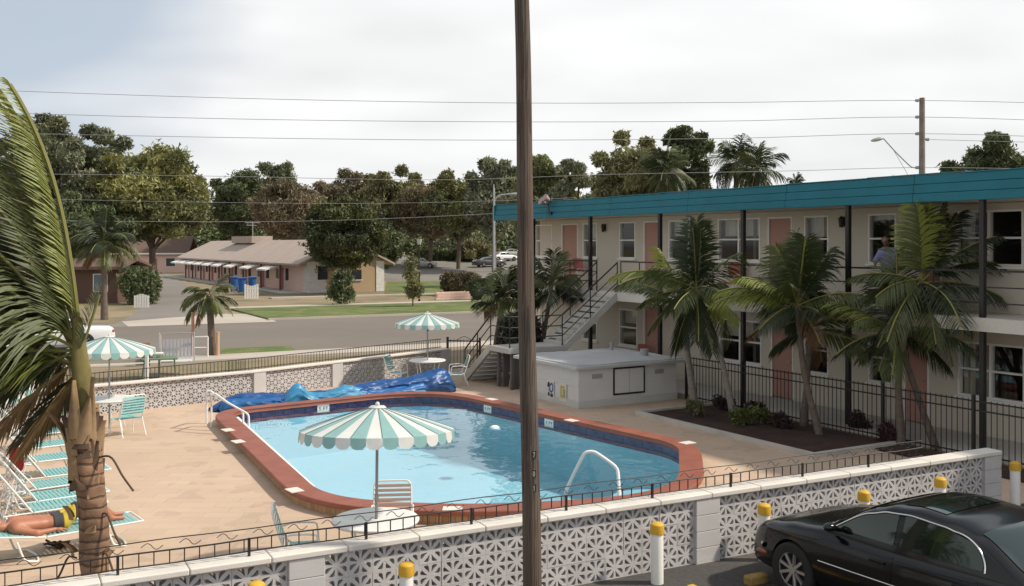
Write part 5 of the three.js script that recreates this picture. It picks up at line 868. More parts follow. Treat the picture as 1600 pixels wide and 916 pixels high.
function house(lab, cat, pos, turn, w, dp, eave, ridge, wallM, roofM, wins, o = {}) {
  const t = thing(o.name ?? 'house', lab, cat, pos, turn); new MB().slab(-w / 2, 0, -dp, w / 2, eave, 0).build('wall', wallM, t);
  const sh = new THREE.Shape([[0.6, eave - 0.2], [0.6, eave - 0.02], [-dp / 2, ridge], [-dp - 0.6, eave - 0.02], [-dp - 0.6, eave - 0.2], [-dp / 2, ridge - 0.2]].map(([a, b]) => new THREE.Vector2(a, b))), g = new THREE.ExtrudeGeometry(sh, { depth: w + 1, bevelEnabled: false }); g.rotateY(-Math.PI / 2); g.translate(w / 2 + 0.5, 0, 0); const rf = mesh('roof', prep(g), roofM, t);
  new MB().slab(-w / 2 - 0.5, eave - 0.22, 0.602, w / 2 + 0.5, eave, 0.65).build('fascia', o.fascia ?? M.whitePaint, rf);
  for (const [x, y0, y1, ww, m] of wins) { const q = new MB().slab(x - ww / 2 - 0.06, y0 - 0.06, 0.003, x + ww / 2 + 0.06, y1 + 0.06, 0.05).build(y0 < 0.2 ? 'door' : 'window', M.whitePaint, t); new MB().slab(x - ww / 2, y0, 0.051, x + ww / 2, y1, 0.06).build(y0 < 0.2 ? 'door_panel' : 'pane', m, q); }
  return t;
}
{
  const g = plain([0.04, 0.05, 0.055], 0.2), bl = plain([0.12, 0.16, 0.2], 0.3);
  house('small pink house with brown roof at the end of the driveway', 'house', V(U(234, 150), 0, -150), 0.15, 10.5, 8, 3.0, 5.6, M.pinkWall, M.brownRoof, [[-3, 1, 2.2, 1.1, g], [0.6, 0.1, 2.2, 1.0, plain([0.4, 0.18, 0.13], 0.6)], [3, 1.0, 2.2, 1.3, g]]);
  house('dark brown house with flat eaves left of the driveway', 'house', V(U(112, 72), 0, -72), 0.1, 6.4, 7, 2.7, 3.25, M.brownWall, M.brownRoof, [[2.0, 0.9, 2.1, 0.9, bl], [-0.6, 0.9, 2.1, 0.9, bl]], { fascia: M.brownRoof });
  const p = at(221, 481), t = thing('picket_panel', 'small white fence panel before the round shrub', 'fence panel', p, 0.1); for (let i = 0; i < 6; i++) new MB().slab(-0.5 + i * 0.17, 0, -0.02, -0.36 + i * 0.17, 0.95 - 0.05 * Math.abs(i - 2.5), 0.02).build('picket', M.whitePaint, t); new MB().slab(-0.5, 0.25, -0.05, 0.5, 0.33, -0.022).slab(-0.5, 0.7, -0.05, 0.5, 0.78, -0.022).build('rail', M.whitePaint, t);
  const p2 = at(393, 467), t2 = thing('picket_panel', 'white picket sign panel before the pink motel beside blue bins', 'fence panel', p2, 0.2); for (let i = 0; i < 6; i++) new MB().slab(-0.55 + i * 0.185, 0, -0.02, -0.4 + i * 0.185, 1.0 + 0.16 * Math.abs(i - 2.5) / 2.5, 0.02).build('picket', M.whitePaint, t2); new MB().slab(-0.55, 0.3, -0.05, 0.55, 0.4, -0.022).slab(-0.55, 0.78, -0.05, 0.55, 0.88, -0.022).build('rail', M.whitePaint, t2);
  const blue = plain([0.035, 0.14, 0.42], 0.45);
  const bin = (lab, u, v) => { const b = thing('wheeled_bin', lab, 'bin', at(u, v), 0.3), gm = new THREE.CylinderGeometry(0.5, 0.38, 1.2, 4, 1); gm.rotateY(Math.PI / 4); new MB().add(gm, M4(0, 0.68, 0)).build('body', blue, b); new MB().rslab(-0.4, 1.28, -0.4, 0.42, 1.36, 0.4, 0.03).build('lid', blue, b); for (const x of [-0.28, 0.28]) new MB().add(new THREE.CylinderGeometry(0.12, 0.12, 0.06, 12).rotateZ(Math.PI / 2), M4(x, 0.12, -0.3)).build('wheel', M.rubber, b); };
  bin('light blue wheeled bin, left of the pair before the pink motel', 366, 456); bin('blue wheeled bin left of the white picket sign panel', 378, 458); bin('dark blue wheeled bin behind the white picket sign panel', 394, 456);
}
// poles, lamps and wires
{
  const d = 62, t = thing('street_lamp', 'tall grey street lamp across the street, left of the wooden pole', 'street lamp', V(U(772, d), 0, -d));
  new MB().rod(V(0, 0, 0), V(0, HT(300, d), 0), 0.11, 0.07, 10).build('pole', M.steel, t); new MB().path([V(0, HT(316, d), 0), V(0.3, HT(306, d), 0), V(1.1, HT(303, d), 0)], 0.045, 7).build('arm', M.steel, t);
  new MB().add(new THREE.SphereGeometry(0.3, 12, 8).scale(1.3, 0.35, 0.6), M4(1.35, HT(303.5, d), 0)).build('lamp_head', M.steel, t);
  new MB().rod(V(0, HT(302, d), 0), V(-0.02, HT(288, d), 0), 0.07, 0.02).build('cap', M.steel, t);
  const b = thing('lamp_post', 'thin black post with small lantern on the far verge', 'lamp post', at(655, 473)); new MB().rod(V(0, 0, 0), V(0, 4.3, 0), 0.08, 0.05).build('pole', M.black, b); new MB().add(new THREE.CylinderGeometry(0.22, 0.12, 0.4, 8), M4(0, 4.5, 0)).build('lantern', plain([0.5, 0.5, 0.46], 0.4), b);
  const d2 = 50, h = (v) => HT(v, d2), q = thing('utility_pole', 'thin grey utility pole with insulators rising behind the teal roof', 'utility pole', V(U(1441, d2), 0, -d2));
  new MB().rod(V(0, 0, 0), V(0, h(153), 0), 0.19, 0.135, 12).build('shaft', M.greyBark, q);
  for (const [v, s] of [[157, -1], [183, -1], [209, -1], [218, 1], [262, -1]]) new MB().rod(V(0, h(v), 0), V(s * 0.3, h(v), 0), 0.035).add(new THREE.CylinderGeometry(0.07, 0.09, 0.14, 10).rotateZ(Math.PI / 2), M4(s * 0.26, h(v), 0)).build('insulator', M.greyMetal, q);
  const P = (u, v) => V((u - 1441) / FOCAL * d2, h(v), 0);
  new MB().path([P(1441, 263), P(1424, 261), P(1400, 238), P(1381, 217)], 0.028, 7, 24, false, 0.2).rod(P(1420, 275), P(1396, 234), 0.012).build('lamp_arm', M.greyMetal, q); new MB().add(new THREE.SphereGeometry(0.3, 14, 8).scale(1.15, 0.32, 0.5).rotateZ(0.22), new THREE.Matrix4().setPosition(P(1371, 218))).build('lamp_head', M.steel, q);
  const wm = plain([0.3, 0.3, 0.31], 0.7), wire = (lab, pts, dd, r = 0.014) => { const m = mesh('power_line', new THREE.TubeGeometry(new THREE.CatmullRomCurve3(pts.map(([u, v]) => atD(u, v, dd))), 60, r, 5), wm); tag(m, lab, 'power line', 'overhead wires'); };
  wire('topmost overhead wire crossing the whole sky', [[-300, 128], [20, 142], [430, 155], [820, 161], [1150, 160], [1433, 157], [1800, 166]], d2);
  wire('second overhead wire from the top', [[-300, 165], [60, 178], [430, 187], [820, 190.5], [1150, 189], [1433, 183], [1800, 195]], d2);
  wire('third overhead wire from the top', [[-300, 200], [100, 210], [500, 217], [820, 219], [1150, 216], [1433, 209], [1800, 220]], d2);
  wire('lowest overhead wire, passing before the treetops', [[-300, 268], [310, 275], [700, 281], [940, 273], [1240, 267], [1433, 262], [1800, 268]], d2, 0.013);
  wire('short overhead wire leaving the thin pole to the right', [[1448, 218], [1600, 222], [1900, 228]], d2, 0.012);
  wire('upper of the two faint wires before the dark trees', [[-300, 300], [200, 314], [560, 318], [770, 314], [900, 309]], 60, 0.012);
  wire('lower of the two faint wires before the dark trees', [[-300, 338], [200, 346], [500, 345], [770, 334], [900, 326]], 60, 0.014);
}
// things between the far wall and the street
{
  const wood = mottled([0.33, 0.17, 0.13], 0.2, 1.3, 0.85, { seed: 121 }), wood2 = mottled([0.36, 0.33, 0.27], 0.2, 1.3, 0.85, { seed: 122 }), green = plain([0.14, 0.2, 0.13], 0.7);
  const b = thing('slatted_bench', 'weathered reddish slatted bench behind the far wall by the street', 'bench', at(185, 592), 0.34); for (let i = 0; i < 5; i++) new MB().slab(-0.95, 0.5 + i * 0.13, -0.02, 0.95, 0.61 + i * 0.13, 0.02).build('slat', i > 2 ? wood : wood2, b); for (let i = 0; i < 3; i++) new MB().slab(-0.95, 0.42, 0.05 + i * 0.14, 0.95, 0.455, 0.17 + i * 0.14).build('slat', wood2, b); for (const x of [-0.9, 0.86]) new MB().slab(x, 0, -0.06, x + 0.06, 1.12, -0.021).slab(x, 0, 0.4, x + 0.06, 0.419, 0.46).build('leg', wood, b);
  const p = thing('white_post', 'short white post at the right end of the slatted bench', 'post', at(229, 594)); new MB().rslab(-0.05, 0, -0.05, 0.05, 1.0, 0.05, 0.01).build('shaft', M.whitePaint, p); new MB().add(new THREE.SphereGeometry(0.075, 10, 8), M4(0, 1.05, 0)).build('ball', M.whitePaint, p);
  const g = thing('green_table', 'low green and white garden table right of the white post', 'table', at(249, 590), 0.34); new MB().rslab(-0.55, 0.6, -0.4, 0.55, 0.65, 0.4, 0.01).build('table_top', green, g); new MB().rslab(-0.5, 0.76, -0.2, 0.12, 0.8, 0.1, 0.008).slab(-0.2, 0.652, -0.1, -0.1, 0.758, 0).build('tray', M.whitePaint, g); for (const x of [-1, 1]) for (const z of [-1, 1]) new MB().rod(V(x * 0.45, 0.6, z * 0.3), V(x * 0.5, 0, z * 0.35), 0.025).build('leg', green, g);
  const w = thing('garden_swing', 'pale metal garden swing seat beside the green table', 'garden swing', at(276, 585), 0.3); for (const x of [-0.55, 0.55]) new MB().path([V(x, 0, 0.5), V(x, 1.35, 0.05), V(x, 1.35, -0.05), V(x, 0, -0.5)], 0.016, 7, 30, false, 0.1).build('frame', M.greyMetal, w); new MB().rod(V(-0.55, 1.36, 0), V(0.55, 1.36, 0), 0.016).build('top_rail', M.greyMetal, w); for (let i = 0; i < 8; i++) new MB().slab(-0.45 + i * 0.115, 0.5, -0.2, -0.37 + i * 0.115, 1.15, -0.18).build('slat', plain([0.45, 0.45, 0.5], 0.5), w); new MB().rslab(-0.48, 0.42, -0.2, 0.48, 0.46, 0.25, 0.01).build('seat', M.whiteMetal, w); new MB().rod(V(-0.48, 0.45, 0.2), V(-0.5, 1.34, 0), 0.008).rod(V(0.48, 0.45, 0.2), V(0.5, 1.34, 0), 0.008).build('chain', M.whiteMetal, w);
  const pk = plain([0.5, 0.25, 0.17], 0.8), post = (lab, u, v, h, r, m) => { const t = thing('wooden_post', lab, 'post', at(u, v)); new MB().rod(V(0, 0, 0), V(0, h, 0), r, r, 8).build('shaft', m, t); new MB().add(new THREE.CylinderGeometry(r * 1.2, r * 1.2, 0.04, 8), M4(0, h + 0.02, 0)).build('cap', m, t); };
  post('thin reddish post left of the street palm', 301, 560, 1.7, 0.06, pk); post('stout pale tan post at the street palm foot', 340, 560, 0.95, 0.07, mottled([0.55, 0.36, 0.22], 0.1, 1, 0.8, { seed: 124 }));
  const fr = thing('pipe_frame', 'low white pipe barrier left of the street palm', 'barrier', at(315, 562), 0.2); new MB().rod(V(-0.28, 0, 0), V(-0.28, 0.85, 0), 0.028).rod(V(0.22, 0, 0), V(0.22, 0.85, 0), 0.028).rod(V(-0.28, 0.85, 0), V(0.22, 0.85, 0), 0.028).build('frame', M.whiteMetal, fr); new MB().rod(V(-0.28, 0.45, 0), V(0.22, 0.45, 0), 0.02).build('cross_bar', M.whiteMetal, fr);
  const s = thing('notice_board', 'large white board half hidden by palm fronds at the left edge', 'board', V(U(8, 24), 0, -23.9), 0.7); new MB().rslab(-0.7, 0.55, -0.03, 0.7, 1.95, 0.03, 0.01).build('panel', M.whitePaint, s); for (const x of [-0.6, 0.6]) new MB().rod(V(x, 0, -0.06), V(x, 2.0, -0.06), 0.03).build('post', M.whitePaint, s);
  const pl = thing('brick_planter', 'low pinkish planter wall in front of the square hedge', 'planter', at(706, 468), TR); for (let j = 0; j < 3; j++) for (let i = 0; i < 7; i++) new MB().rslab(-1.4 + i * 0.405 + (j % 2) * 0.1, j * 0.2, -0.2, -1.0 + i * 0.405 + (j % 2) * 0.1, j * 0.2 + 0.19, 0.2, 0.01).build('block', M.pinkWall, pl);
}

// ------------------------------------------------------------ cars
const carGeo = (() => {
  const lerpT = (T_, x) => { for (let i = 1; i < T_.length; i++) if (x <= T_[i][0]) { const [a, b] = [T_[i - 1], T_[i]], f = (x - a[0]) / (b[0] - a[0]), s = f * f * (3 - 2 * f), q = T_.smooth === false ? f : f * 0.5 + s * 0.5; return a[1] + (b[1] - a[1]) * q; } return T_[T_.length - 1][1]; };
  const yT = (x) => lerpT([[-2.6, 0.62], [-2.55, 0.84], [-2.4, 0.93], [-1.9, 0.965], [-1.3, 0.97], [0, 0.95], [1.0, 0.945], [1.5, 0.9], [1.9, 0.83], [2.1, 0.76], [2.22, 0.68], [2.28, 0.55]], x);
  const Wd = (x) => 0.92 * (1 - 0.27 * Math.pow(Math.abs((x + 0.16) / 2.44), 5.5));
  const prof = [[0, 0], [0.75, 0], [0.94, 0.05], [0.985, 0.24], [1.0, 0.45], [0.995, 0.66], [0.975, 0.82], [0.93, 0.93], [0.82, 0.985], [0.45, 1.01], [0, 1.02]], yb = 0.2;
  const side = (x, f) => { for (let i = 1; i < prof.length; i++) if (f <= prof[i][1]) { const a = prof[i - 1], b = prof[i], q = (f - a[1]) / (b[1] - a[1] || 1); return [Wd(x) * (a[0] + (b[0] - a[0]) * q), yb + (yT(x) - yb) * f]; } };
  const body = (() => {
    const xs = []; for (let i = 0; i <= 60; i++) { const f = i / 60, q = 0.5 - 0.5 * Math.cos(f * Math.PI); xs.push(-2.6 + 4.88 * (0.55 * f + 0.45 * q)); }
    const ring = [...prof.map(([z, f]) => [-z, f]), ...prof.slice(1, -1).reverse().map(([z, f]) => [z, f])], n = ring.length, pos = [], idx = [];
    for (const x of xs) for (const [z, f] of ring) pos.push(x, yb + (yT(x) - yb) * f, z * Wd(x));
    for (let i = 0; i < xs.length - 1; i++) for (let j = 0; j < n; j++) { const a = i * n + j, b = i * n + (j + 1) % n, c = a + n, d = b + n; idx.push(a, b, c, b, d, c); }
    const e0 = pos.length / 3; pos.push(-2.62, 0.45, 0, 2.31, 0.42, 0); const l = (xs.length - 1) * n;
    for (let j = 0; j < n; j++) { idx.push(e0, (j + 1) % n, j); idx.push(e0 + 1, l + j, l + (j + 1) % n); }
    const g = new THREE.BufferGeometry(); g.setAttribute('position', new THREE.Float32BufferAttribute(pos, 3)); g.setIndex(idx); g.computeVertexNormals();
    let A = new Brush(g); A.updateMatrixWorld(); const ev = new Evaluator(); ev.attributes = ['position', 'normal']; ev.useGroups = false;
    for (const x of [1.45, -1.42]) for (const s of [-1, 1]) { const c = new THREE.CylinderGeometry(0.37, 0.37, 0.5, 32); c.rotateX(Math.PI / 2); c.deleteAttribute('uv'); const B = new Brush(c); B.position.set(x, 0.33, s * 0.86); B.updateMatrixWorld(); A = ev.evaluate(A, B, SUBTRACTION); }
    return prep(A.geometry);
  })();
  const yR = (x) => lerpT([[-1.62, 0.9], [-1.5, 0.985], [-0.85, 1.305], [-0.5, 1.365], [-0.1, 1.385], [0.2, 1.36], [0.42, 1.30], [1.06, 0.965], [1.2, 0.88]], x);
  const Wg = (x) => 0.845 * (1 - 0.07 * Math.pow(Math.abs((x + 0.2) / 1.4), 2.5)), zs = (x, y) => Wg(x) - 0.33 * Math.max(0, y - 0.93) - 0.16 * Math.pow(Math.max(0, y - 1.1), 2);
  const grid = (nu, nv, fn, flip) => { const pos = [], idx = []; for (let i = 0; i <= nu; i++) for (let j = 0; j <= nv; j++) pos.push(...fn(i / nu, j / nv)); for (let i = 0; i < nu; i++) for (let j = 0; j < nv; j++) { const a = i * (nv + 1) + j, b = a + 1, c = a + nv + 1, d = c + 1; flip ? idx.push(a, c, b, b, c, d) : idx.push(a, b, c, b, d, c); } const g = new THREE.BufferGeometry(); g.setAttribute('position', new THREE.Float32BufferAttribute(pos, 3)); g.setIndex(idx); g.computeVertexNormals(); return prep(g); };
  const top = (x, z) => { const y = yR(x), e = zs(x, y - 0.05), k = Math.abs(z) / e; return y + 0.018 * (1 - k * k) - 0.05 * Math.pow(k, 8); };
  const cabin = grid(60, 28, (u, v) => { const x = -1.62 + 2.82 * u, q = (v - 0.5) * 2, s = Math.sign(q), a = Math.abs(q), y = yR(x), e = zs(x, Math.max(0.9, y - 0.05)); if (a > 0.6) { const f = (1 - a) / 0.4, yy = 0.88 + (Math.max(0.885, y - 0.05) - 0.88) * f; return [x, yy, s * zs(x, yy)]; } const z = e * a / 0.6; return [x, top(x, z), s * z]; }, true);
  const shield = (x0, x1, m) => grid(16, 18, (u, v) => { const x = x0 + (x1 - x0) * u, z = (v - 0.5) * 2 * (zs(x, yR(x) - 0.05) - m), n = x0 < 0 ? -1 : 1; return [x + 0.004 * n, top(x, z) + 0.006, z]; }, true);
  const glassTop = (x) => yR(x) - 0.075;
  const sideGlass = (x0, x1, s, tail) => grid(28, 8, (u, v) => { const x = x0 + (x1 - x0) * u; let yt = glassTop(x); if (tail) yt = Math.min(yt, 0.985 + 0.36 * Math.sqrt(Math.max(0, (x - tail) / 0.36))); yt = Math.max(0.986, yt); const y = 0.985 + (yt - 0.985) * v; return [x, y, s * (zs(x, y) + 0.005)]; }, s < 0);
  const patch = (x0, x1, f0, f1, s, off) => grid(16, 10, (u, v) => { const x = x0 + (x1 - x0) * u, [z, y] = side(x, f0 + (f1 - f0) * v); return [x, y, s * (z + off)]; }, s < 0);
  const arc = (s) => { const pts = []; for (let i = 0; i <= 30; i++) { const x = 1.0 - i * (1.0 + 0.62) / 30, y = glassTop(x) + 0.014; pts.push(V(x, Math.max(0.975, y), s * (zs(x, y) + 0.008))); } for (let i = 1; i <= 10; i++) { const a = i / 10 * Math.PI / 2, x = -0.62 - 0.4 * Math.sin(a), y = 0.975 + (glassTop(-0.62) + 0.014 - 0.975) * Math.cos(a); pts.push(V(x, y, s * (zs(x, y) + 0.008))); } return new THREE.TubeGeometry(new THREE.CatmullRomCurve3(pts), 90, 0.011, 6); };
  const strip_ = (s) => { const pts = []; for (let i = 0; i <= 24; i++) { const x = 1.02 - i * 2.0 / 24, [z, y] = side(x, 0.5); pts.push(V(x, y, s * (z + 0.006))); } return new THREE.TubeGeometry(new THREE.CatmullRomCurve3(pts), 48, 0.010, 6); };
  const bumper = (() => { const pts = []; for (let i = 0; i <= 30; i++) { const a = (i / 30 - 0.5) * 2, z = a * 0.74; pts.push(V(2.325 - 0.36 * Math.pow(Math.abs(a), 3), 0.50, z * 1.1)); } return new THREE.TubeGeometry(new THREE.CatmullRomCurve3(pts), 60, 0.033, 8); })();
  const tyre = new THREE.LatheGeometry([[0.21, -0.1], [0.3, -0.105], [0.325, -0.08], [0.332, 0], [0.325, 0.08], [0.3, 0.105], [0.21, 0.1]].map(([a, b]) => new THREE.Vector2(a, b)), 36); tyre.rotateX(Math.PI / 2);
  const rim = new MB(); { const l = new THREE.LatheGeometry([[0.2, 0.075], [0.225, 0.085], [0.232, 0.07], [0.225, -0.08]].map(([a, b]) => new THREE.Vector2(a, b)), 36); l.rotateX(Math.PI / 2); rim.add(l); for (let i = 0; i < 9; i++) { const a = i / 9 * 2 * Math.PI; rim.bar(V(0.04 * Math.cos(a), 0.04 * Math.sin(a), 0.06), V(0.21 * Math.cos(a), 0.21 * Math.sin(a), 0.075), 0.03, 0.035); } rim.add(new THREE.CylinderGeometry(0.05, 0.055, 0.06, 16).rotateX(Math.PI / 2), M4(0, 0, 0.06)); }
  const discG = new THREE.CylinderGeometry(0.215, 0.215, 0.04, 24); discG.rotateX(Math.PI / 2);
  return { body, cabin, wind: shield(0.44, 1.04, 0.09), rear: shield(-1.5, -0.86, 0.12), sun: shield(-0.38, 0.12, 0.2), sg: (s) => [sideGlass(0.93, 0.05, s), sideGlass(-0.03, -0.99, s, -1.0)], doors: (s) => [patch(0.02, 1.03, 0.1, 0.965, s, 0.0045), patch(-0.98, 0.0, 0.1, 0.965, s, 0.0045)], arc, strip: strip_, bumper, tyre, rim: rim.geo, disc: discG, side, Wd, zs, yT };
})();
const carGlass = plain([0.010, 0.014, 0.012], 0.03, { ior: 1.75, specularColor: new THREE.Color(0.85, 1, 0.92) });
function car(name, lab, pos, turn, paint, o = {}) {
  const t = thing(name, lab, 'car', pos, turn, o.group), G = carGeo;
  const b = mesh('body', G.body, paint, t); mesh('cabin', G.cabin, paint, b);
  mesh('windscreen', G.wind, carGlass, t); mesh('rear_window', G.rear, rearGlass, t); if (o.sunroof) mesh('sunroof', G.sun, carGlass, t);
  for (const s of [-1, 1]) {
    G.sg(s).forEach((g) => mesh('side_window', g, carGlass, t));
    G.doors(s).forEach((g, i) => { const d = mesh('door', g, paint, t), x = i ? -0.82 : 0.2, [z, y] = G.side(x, 0.78); new MB().rslab(x - 0.1, y - 0.015, s * (z + 0.018) - 0.014, x + 0.1, y + 0.015, s * (z + 0.018) + 0.014, 0.008).build('handle', paint, d); });
    mesh('window_trim', prep(G.arc(s)), M.chrome, t); if (o.strip) mesh('trim_strip', prep(G.strip(s)), M.chrome, t);
    const mr = new MB().add(new THREE.SphereGeometry(0.085, 14, 10).scale(0.75, 0.62, 1.05), M4(0.82, 1.02, s * 0.95)).rod(V(0.86, 0.97, s * 0.83), V(0.84, 1.0, s * 0.92), 0.03, 0.03).build('mirror', paint, t); void mr;
    const hl = new THREE.SphereGeometry(0.2, 16, 12); hl.scale(0.75, 0.36, 0.8); mesh('headlight', prep(hl), plain([0.62, 0.63, 0.62], 0.08, { clearcoat: 1 }), t, V(2.07, 0.645, s * 0.56));
    const mk = new THREE.SphereGeometry(0.1, 12, 8); mk.scale(1.1, 0.38, 0.32); mesh('side_marker', prep(mk), plain([0.22, 0.04, 0.015], 0.2, { clearcoat: 1 }), t, V(2.02, 0.40, s * 0.785));
    const tl = new THREE.SphereGeometry(0.2, 14, 10); tl.scale(0.45, 0.5, 0.9); mesh('tail_light', prep(tl), plain([0.35, 0.015, 0.015], 0.15, { clearcoat: 1 }), t, V(-2.5, 0.72, s * 0.56));
    for (const x of [1.45, -1.42]) { const w = mesh('wheel', prep(G.tyre.clone()), M.rubber, t, V(x, 0.333, s * 0.8)); const r1 = mesh('rim', G.rim, alloy, w); if (s < 0) r1.rotation.y = Math.PI; mesh('disc', prep(G.disc.clone()), M.dark, w); }
  }
  mesh('bumper_trim', prep(G.bumper), M.chrome, t);
  for (const s of [-1, 1]) new MB().path([V(1.02, 0.965, s * 0.1), V(0.98, 0.985, s * 0.35 + 0.1), V(0.93, 1.03, s * 0.4 + 0.28)], 0.008, 5).build('wiper', M.black, t);
  return t;
}
const rearGlass = plain([0.012, 0.016, 0.014], 0.03, { ior: 2.3, specularColor: new THREE.Color(0.86, 1, 0.94) }), alloy = plain([0.45, 0.45, 0.46], 0.38, { metalness: 0.8 });
const blackPaint = plain([0.004, 0.004, 0.0045], 0.16, { clearcoat: 0.25, clearcoatRoughness: 0.05, specularIntensity: 0.7 });
car('black_sedan', 'glossy black saloon car with chrome window line parked nose to the wall', V(4.92, 0.008, -11.29), 2.129, blackPaint, { sunroof: true, strip: true });
{
  const white = plain([0.7, 0.71, 0.72], 0.25, { clearcoat: 1 }), silver = plain([0.36, 0.35, 0.33], 0.3, { clearcoat: 1, metalness: 0.3 }), darkP = plain([0.03, 0.03, 0.035], 0.25, { clearcoat: 1 }), plum = plain([0.06, 0.02, 0.035], 0.3, { clearcoat: 1 });
  const put = (lab, u, d, turn, p) => { const x = U(u, d); car('parked_car', lab, V(x, rise(x, d) + 0.02, -d), turn, p, { group: 'cars parked beyond the street' }); };
  put('silver-beige car parked alone right of the pink motel', 657, 138, -0.05, silver);
  put('white saloon behind the low hedge under the dark trees', 696, 168, 0.15, white);
  put('white car beside the grey street lamp, partly hidden by it', 786, 150, 0.6, white);
  put('pale car behind the bushy young tree left of the street lamp', 744, 172, 0.2, white);
  put('small white car right behind the low hedge end, farthest in the lot', 728, 186, 0.1, white);
  put('silver car between the street lamp and the wooden pole', 800, 160, 0.4, silver);
  put('dark car parked at the foot of the grey street lamp', 766, 140, 0.5, darkP);
  put('plum-coloured car nearest the clipped hedge, left of the wooden pole', 782, 96, 0.75, plum);
  car('parked_car', 'white car at the kerb behind the striped umbrella and the palm', V(U(66, 40), 0.02, -40.2), TR + Math.PI, white, { group: 'cars parked beyond the street' });
}

// ------------------------------------------------------------ people
const smin = (a, b, k) => { const h = Math.max(k - Math.abs(a - b), 0) / k; return Math.min(a, b) - h * h * k * 0.25; };
function capDist(px, py, pz, b) {
  const [ax, ay, az, bx, by, bz, ra, rb] = b, dx = bx - ax, dy = by - ay, dz = bz - az, l = dx * dx + dy * dy + dz * dz; let t = l ? ((px - ax) * dx + (py - ay) * dy + (pz - az) * dz) / l : 0; t = t < 0 ? 0 : t > 1 ? 1 : t;
  const x = px - ax - dx * t, y = py - ay - dy * t, z = pz - az - dz * t; return Math.sqrt(x * x + y * y + z * z) - (ra + (rb - ra) * t);
}
function flesh(bones, cell, { grow = 0, k = 0.035, clip = null } = {}) {    // one smooth skin round a skeleton of tapered bones
  const lo = [1e9, 1e9, 1e9], hi = [-1e9, -1e9, -1e9]; for (const b of bones) for (let i = 0; i < 3; i++) { const r = Math.max(b[6], b[7]) + grow + 0.03; lo[i] = Math.min(lo[i], b[i] - r, b[i + 3] - r); hi[i] = Math.max(hi[i], b[i] + r, b[i + 3] + r); }
  const c = lo.map((a, i) => (a + hi[i]) / 2), h = lo.map((a, i) => (hi[i] - a) / 2 * 1.06), res = Math.min(150, Math.max(24, Math.ceil(2 * Math.max(...h) / cell)));
  const mc = new MarchingCubes(res, new THREE.MeshBasicMaterial(), false, false, 400000), n = mc.size, hs = n / 2; mc.isolation = 0;
  const D = new Float32Array(n * n * n).fill(1), cl = (v) => Math.max(0, Math.min(n - 1, v));
  for (const b of bones) {                                          // each bone only reaches the cells near it
    const R = Math.max(b[6], b[7]) + 0.11, q = [0, 1, 2].map((i) => [cl(Math.floor((Math.min(b[i], b[i + 3]) - R - c[i]) / h[i] * hs + hs)), cl(Math.ceil((Math.max(b[i], b[i + 3]) + R - c[i]) / h[i] * hs + hs))]);
    for (let z = q[2][0]; z <= q[2][1]; z++) for (let y = q[1][0]; y <= q[1][1]; y++) for (let x = q[0][0]; x <= q[0][1]; x++) { const k2 = x + y * n + z * n * n; D[k2] = smin(D[k2], capDist(c[0] + (x - hs) / hs * h[0], c[1] + (y - hs) / hs * h[1], c[2] + (z - hs) / hs * h[2], b), b[8] ?? k); }
  }
  for (let z = 0; z < n; z++) for (let y = 0; y < n; y++) for (let x = 0; x < n; x++) { const k2 = x + y * n + z * n * n; let d = D[k2] - grow; if (clip && d < 0.1) d = Math.max(d, clip(c[0] + (x - hs) / hs * h[0], c[1] + (y - hs) / hs * h[1], c[2] + (z - hs) / hs * h[2])); mc.field[k2] = -d; }
  mc.update(); const cnt = mc.count, p = mc.positionArray.slice(0, cnt * 3);
  for (let i = 0; i < cnt; i++) for (let j = 0; j < 3; j++) p[i * 3 + j] = c[j] + p[i * 3 + j] * h[j];
  let g = new THREE.BufferGeometry(); g.setAttribute('position', new THREE.BufferAttribute(p, 3));
  const nn = mc.normalArray.slice(0, cnt * 3); for (let i = 0; i < cnt; i++) { const a = nn[i * 3] / h[0], b = nn[i * 3 + 1] / h[1], d = nn[i * 3 + 2] / h[2], l = Math.hypot(a, b, d) || 1; nn[i * 3] = a / l; nn[i * 3 + 1] = b / l; nn[i * 3 + 2] = d / l; } g.setAttribute('normal', new THREE.BufferAttribute(nn, 3));
  return prep(g);
}
function handBones(w, dir, palm, thumbSide, curl = 0.5) {          // wrist, pointing direction, palm normal, side of the thumb
  const d = dir.clone().normalize(), p = palm.clone().normalize(), s = d.clone().cross(p).normalize().multiplyScalar(thumbSide), out = [], B = (a, b, r0, r1, k = 0.012) => out.push([a.x, a.y, a.z, b.x, b.y, b.z, r0, r1, k]);
  for (let i = 0; i < 4; i++) {
    const o = (1.5 - i) * 0.02, len = [0.072, 0.08, 0.074, 0.058][i], k0 = w.clone().addScaledVector(d, 0.088 - Math.abs(i - 1.2) * 0.004).addScaledVector(s, o); B(w.clone().addScaledVector(s, o * 0.5), k0, 0.015, 0.0125);
    let q = k0, a = 0.15 * curl; for (let j = 0; j < 3; j++) { a += curl * (0.5 + 0.12 * j + 0.05 * i); const e = q.clone().addScaledVector(d, Math.cos(a) * len * [0.45, 0.32, 0.23][j]).addScaledVector(p, Math.sin(a) * len * [0.45, 0.32, 0.23][j]); B(q, e, 0.0095 - j * 0.0008, 0.0088 - j * 0.0008, 0.003); q = e; }
  }
  const t0 = w.clone().addScaledVector(d, 0.025).addScaledVector(s, 0.022), t1 = t0.clone().addScaledVector(d, 0.03).addScaledVector(s, 0.03).addScaledVector(p, 0.01), t2 = t1.clone().addScaledVector(d, 0.03).addScaledVector(s, 0.008).addScaledVector(p, 0.012); B(t0, t1, 0.014, 0.011); B(t1, t2, 0.0105, 0.0085, 0.004); return out;
}
const skin = mottled([0.40, 0.165, 0.095], 0.1, 0.5, 0.5, { seed: 131 }), hairM = plain([0.02, 0.014, 0.01], 0.6);
const bone = (a, b, r0, r1, k) => [...a, ...b, r0, r1, k];
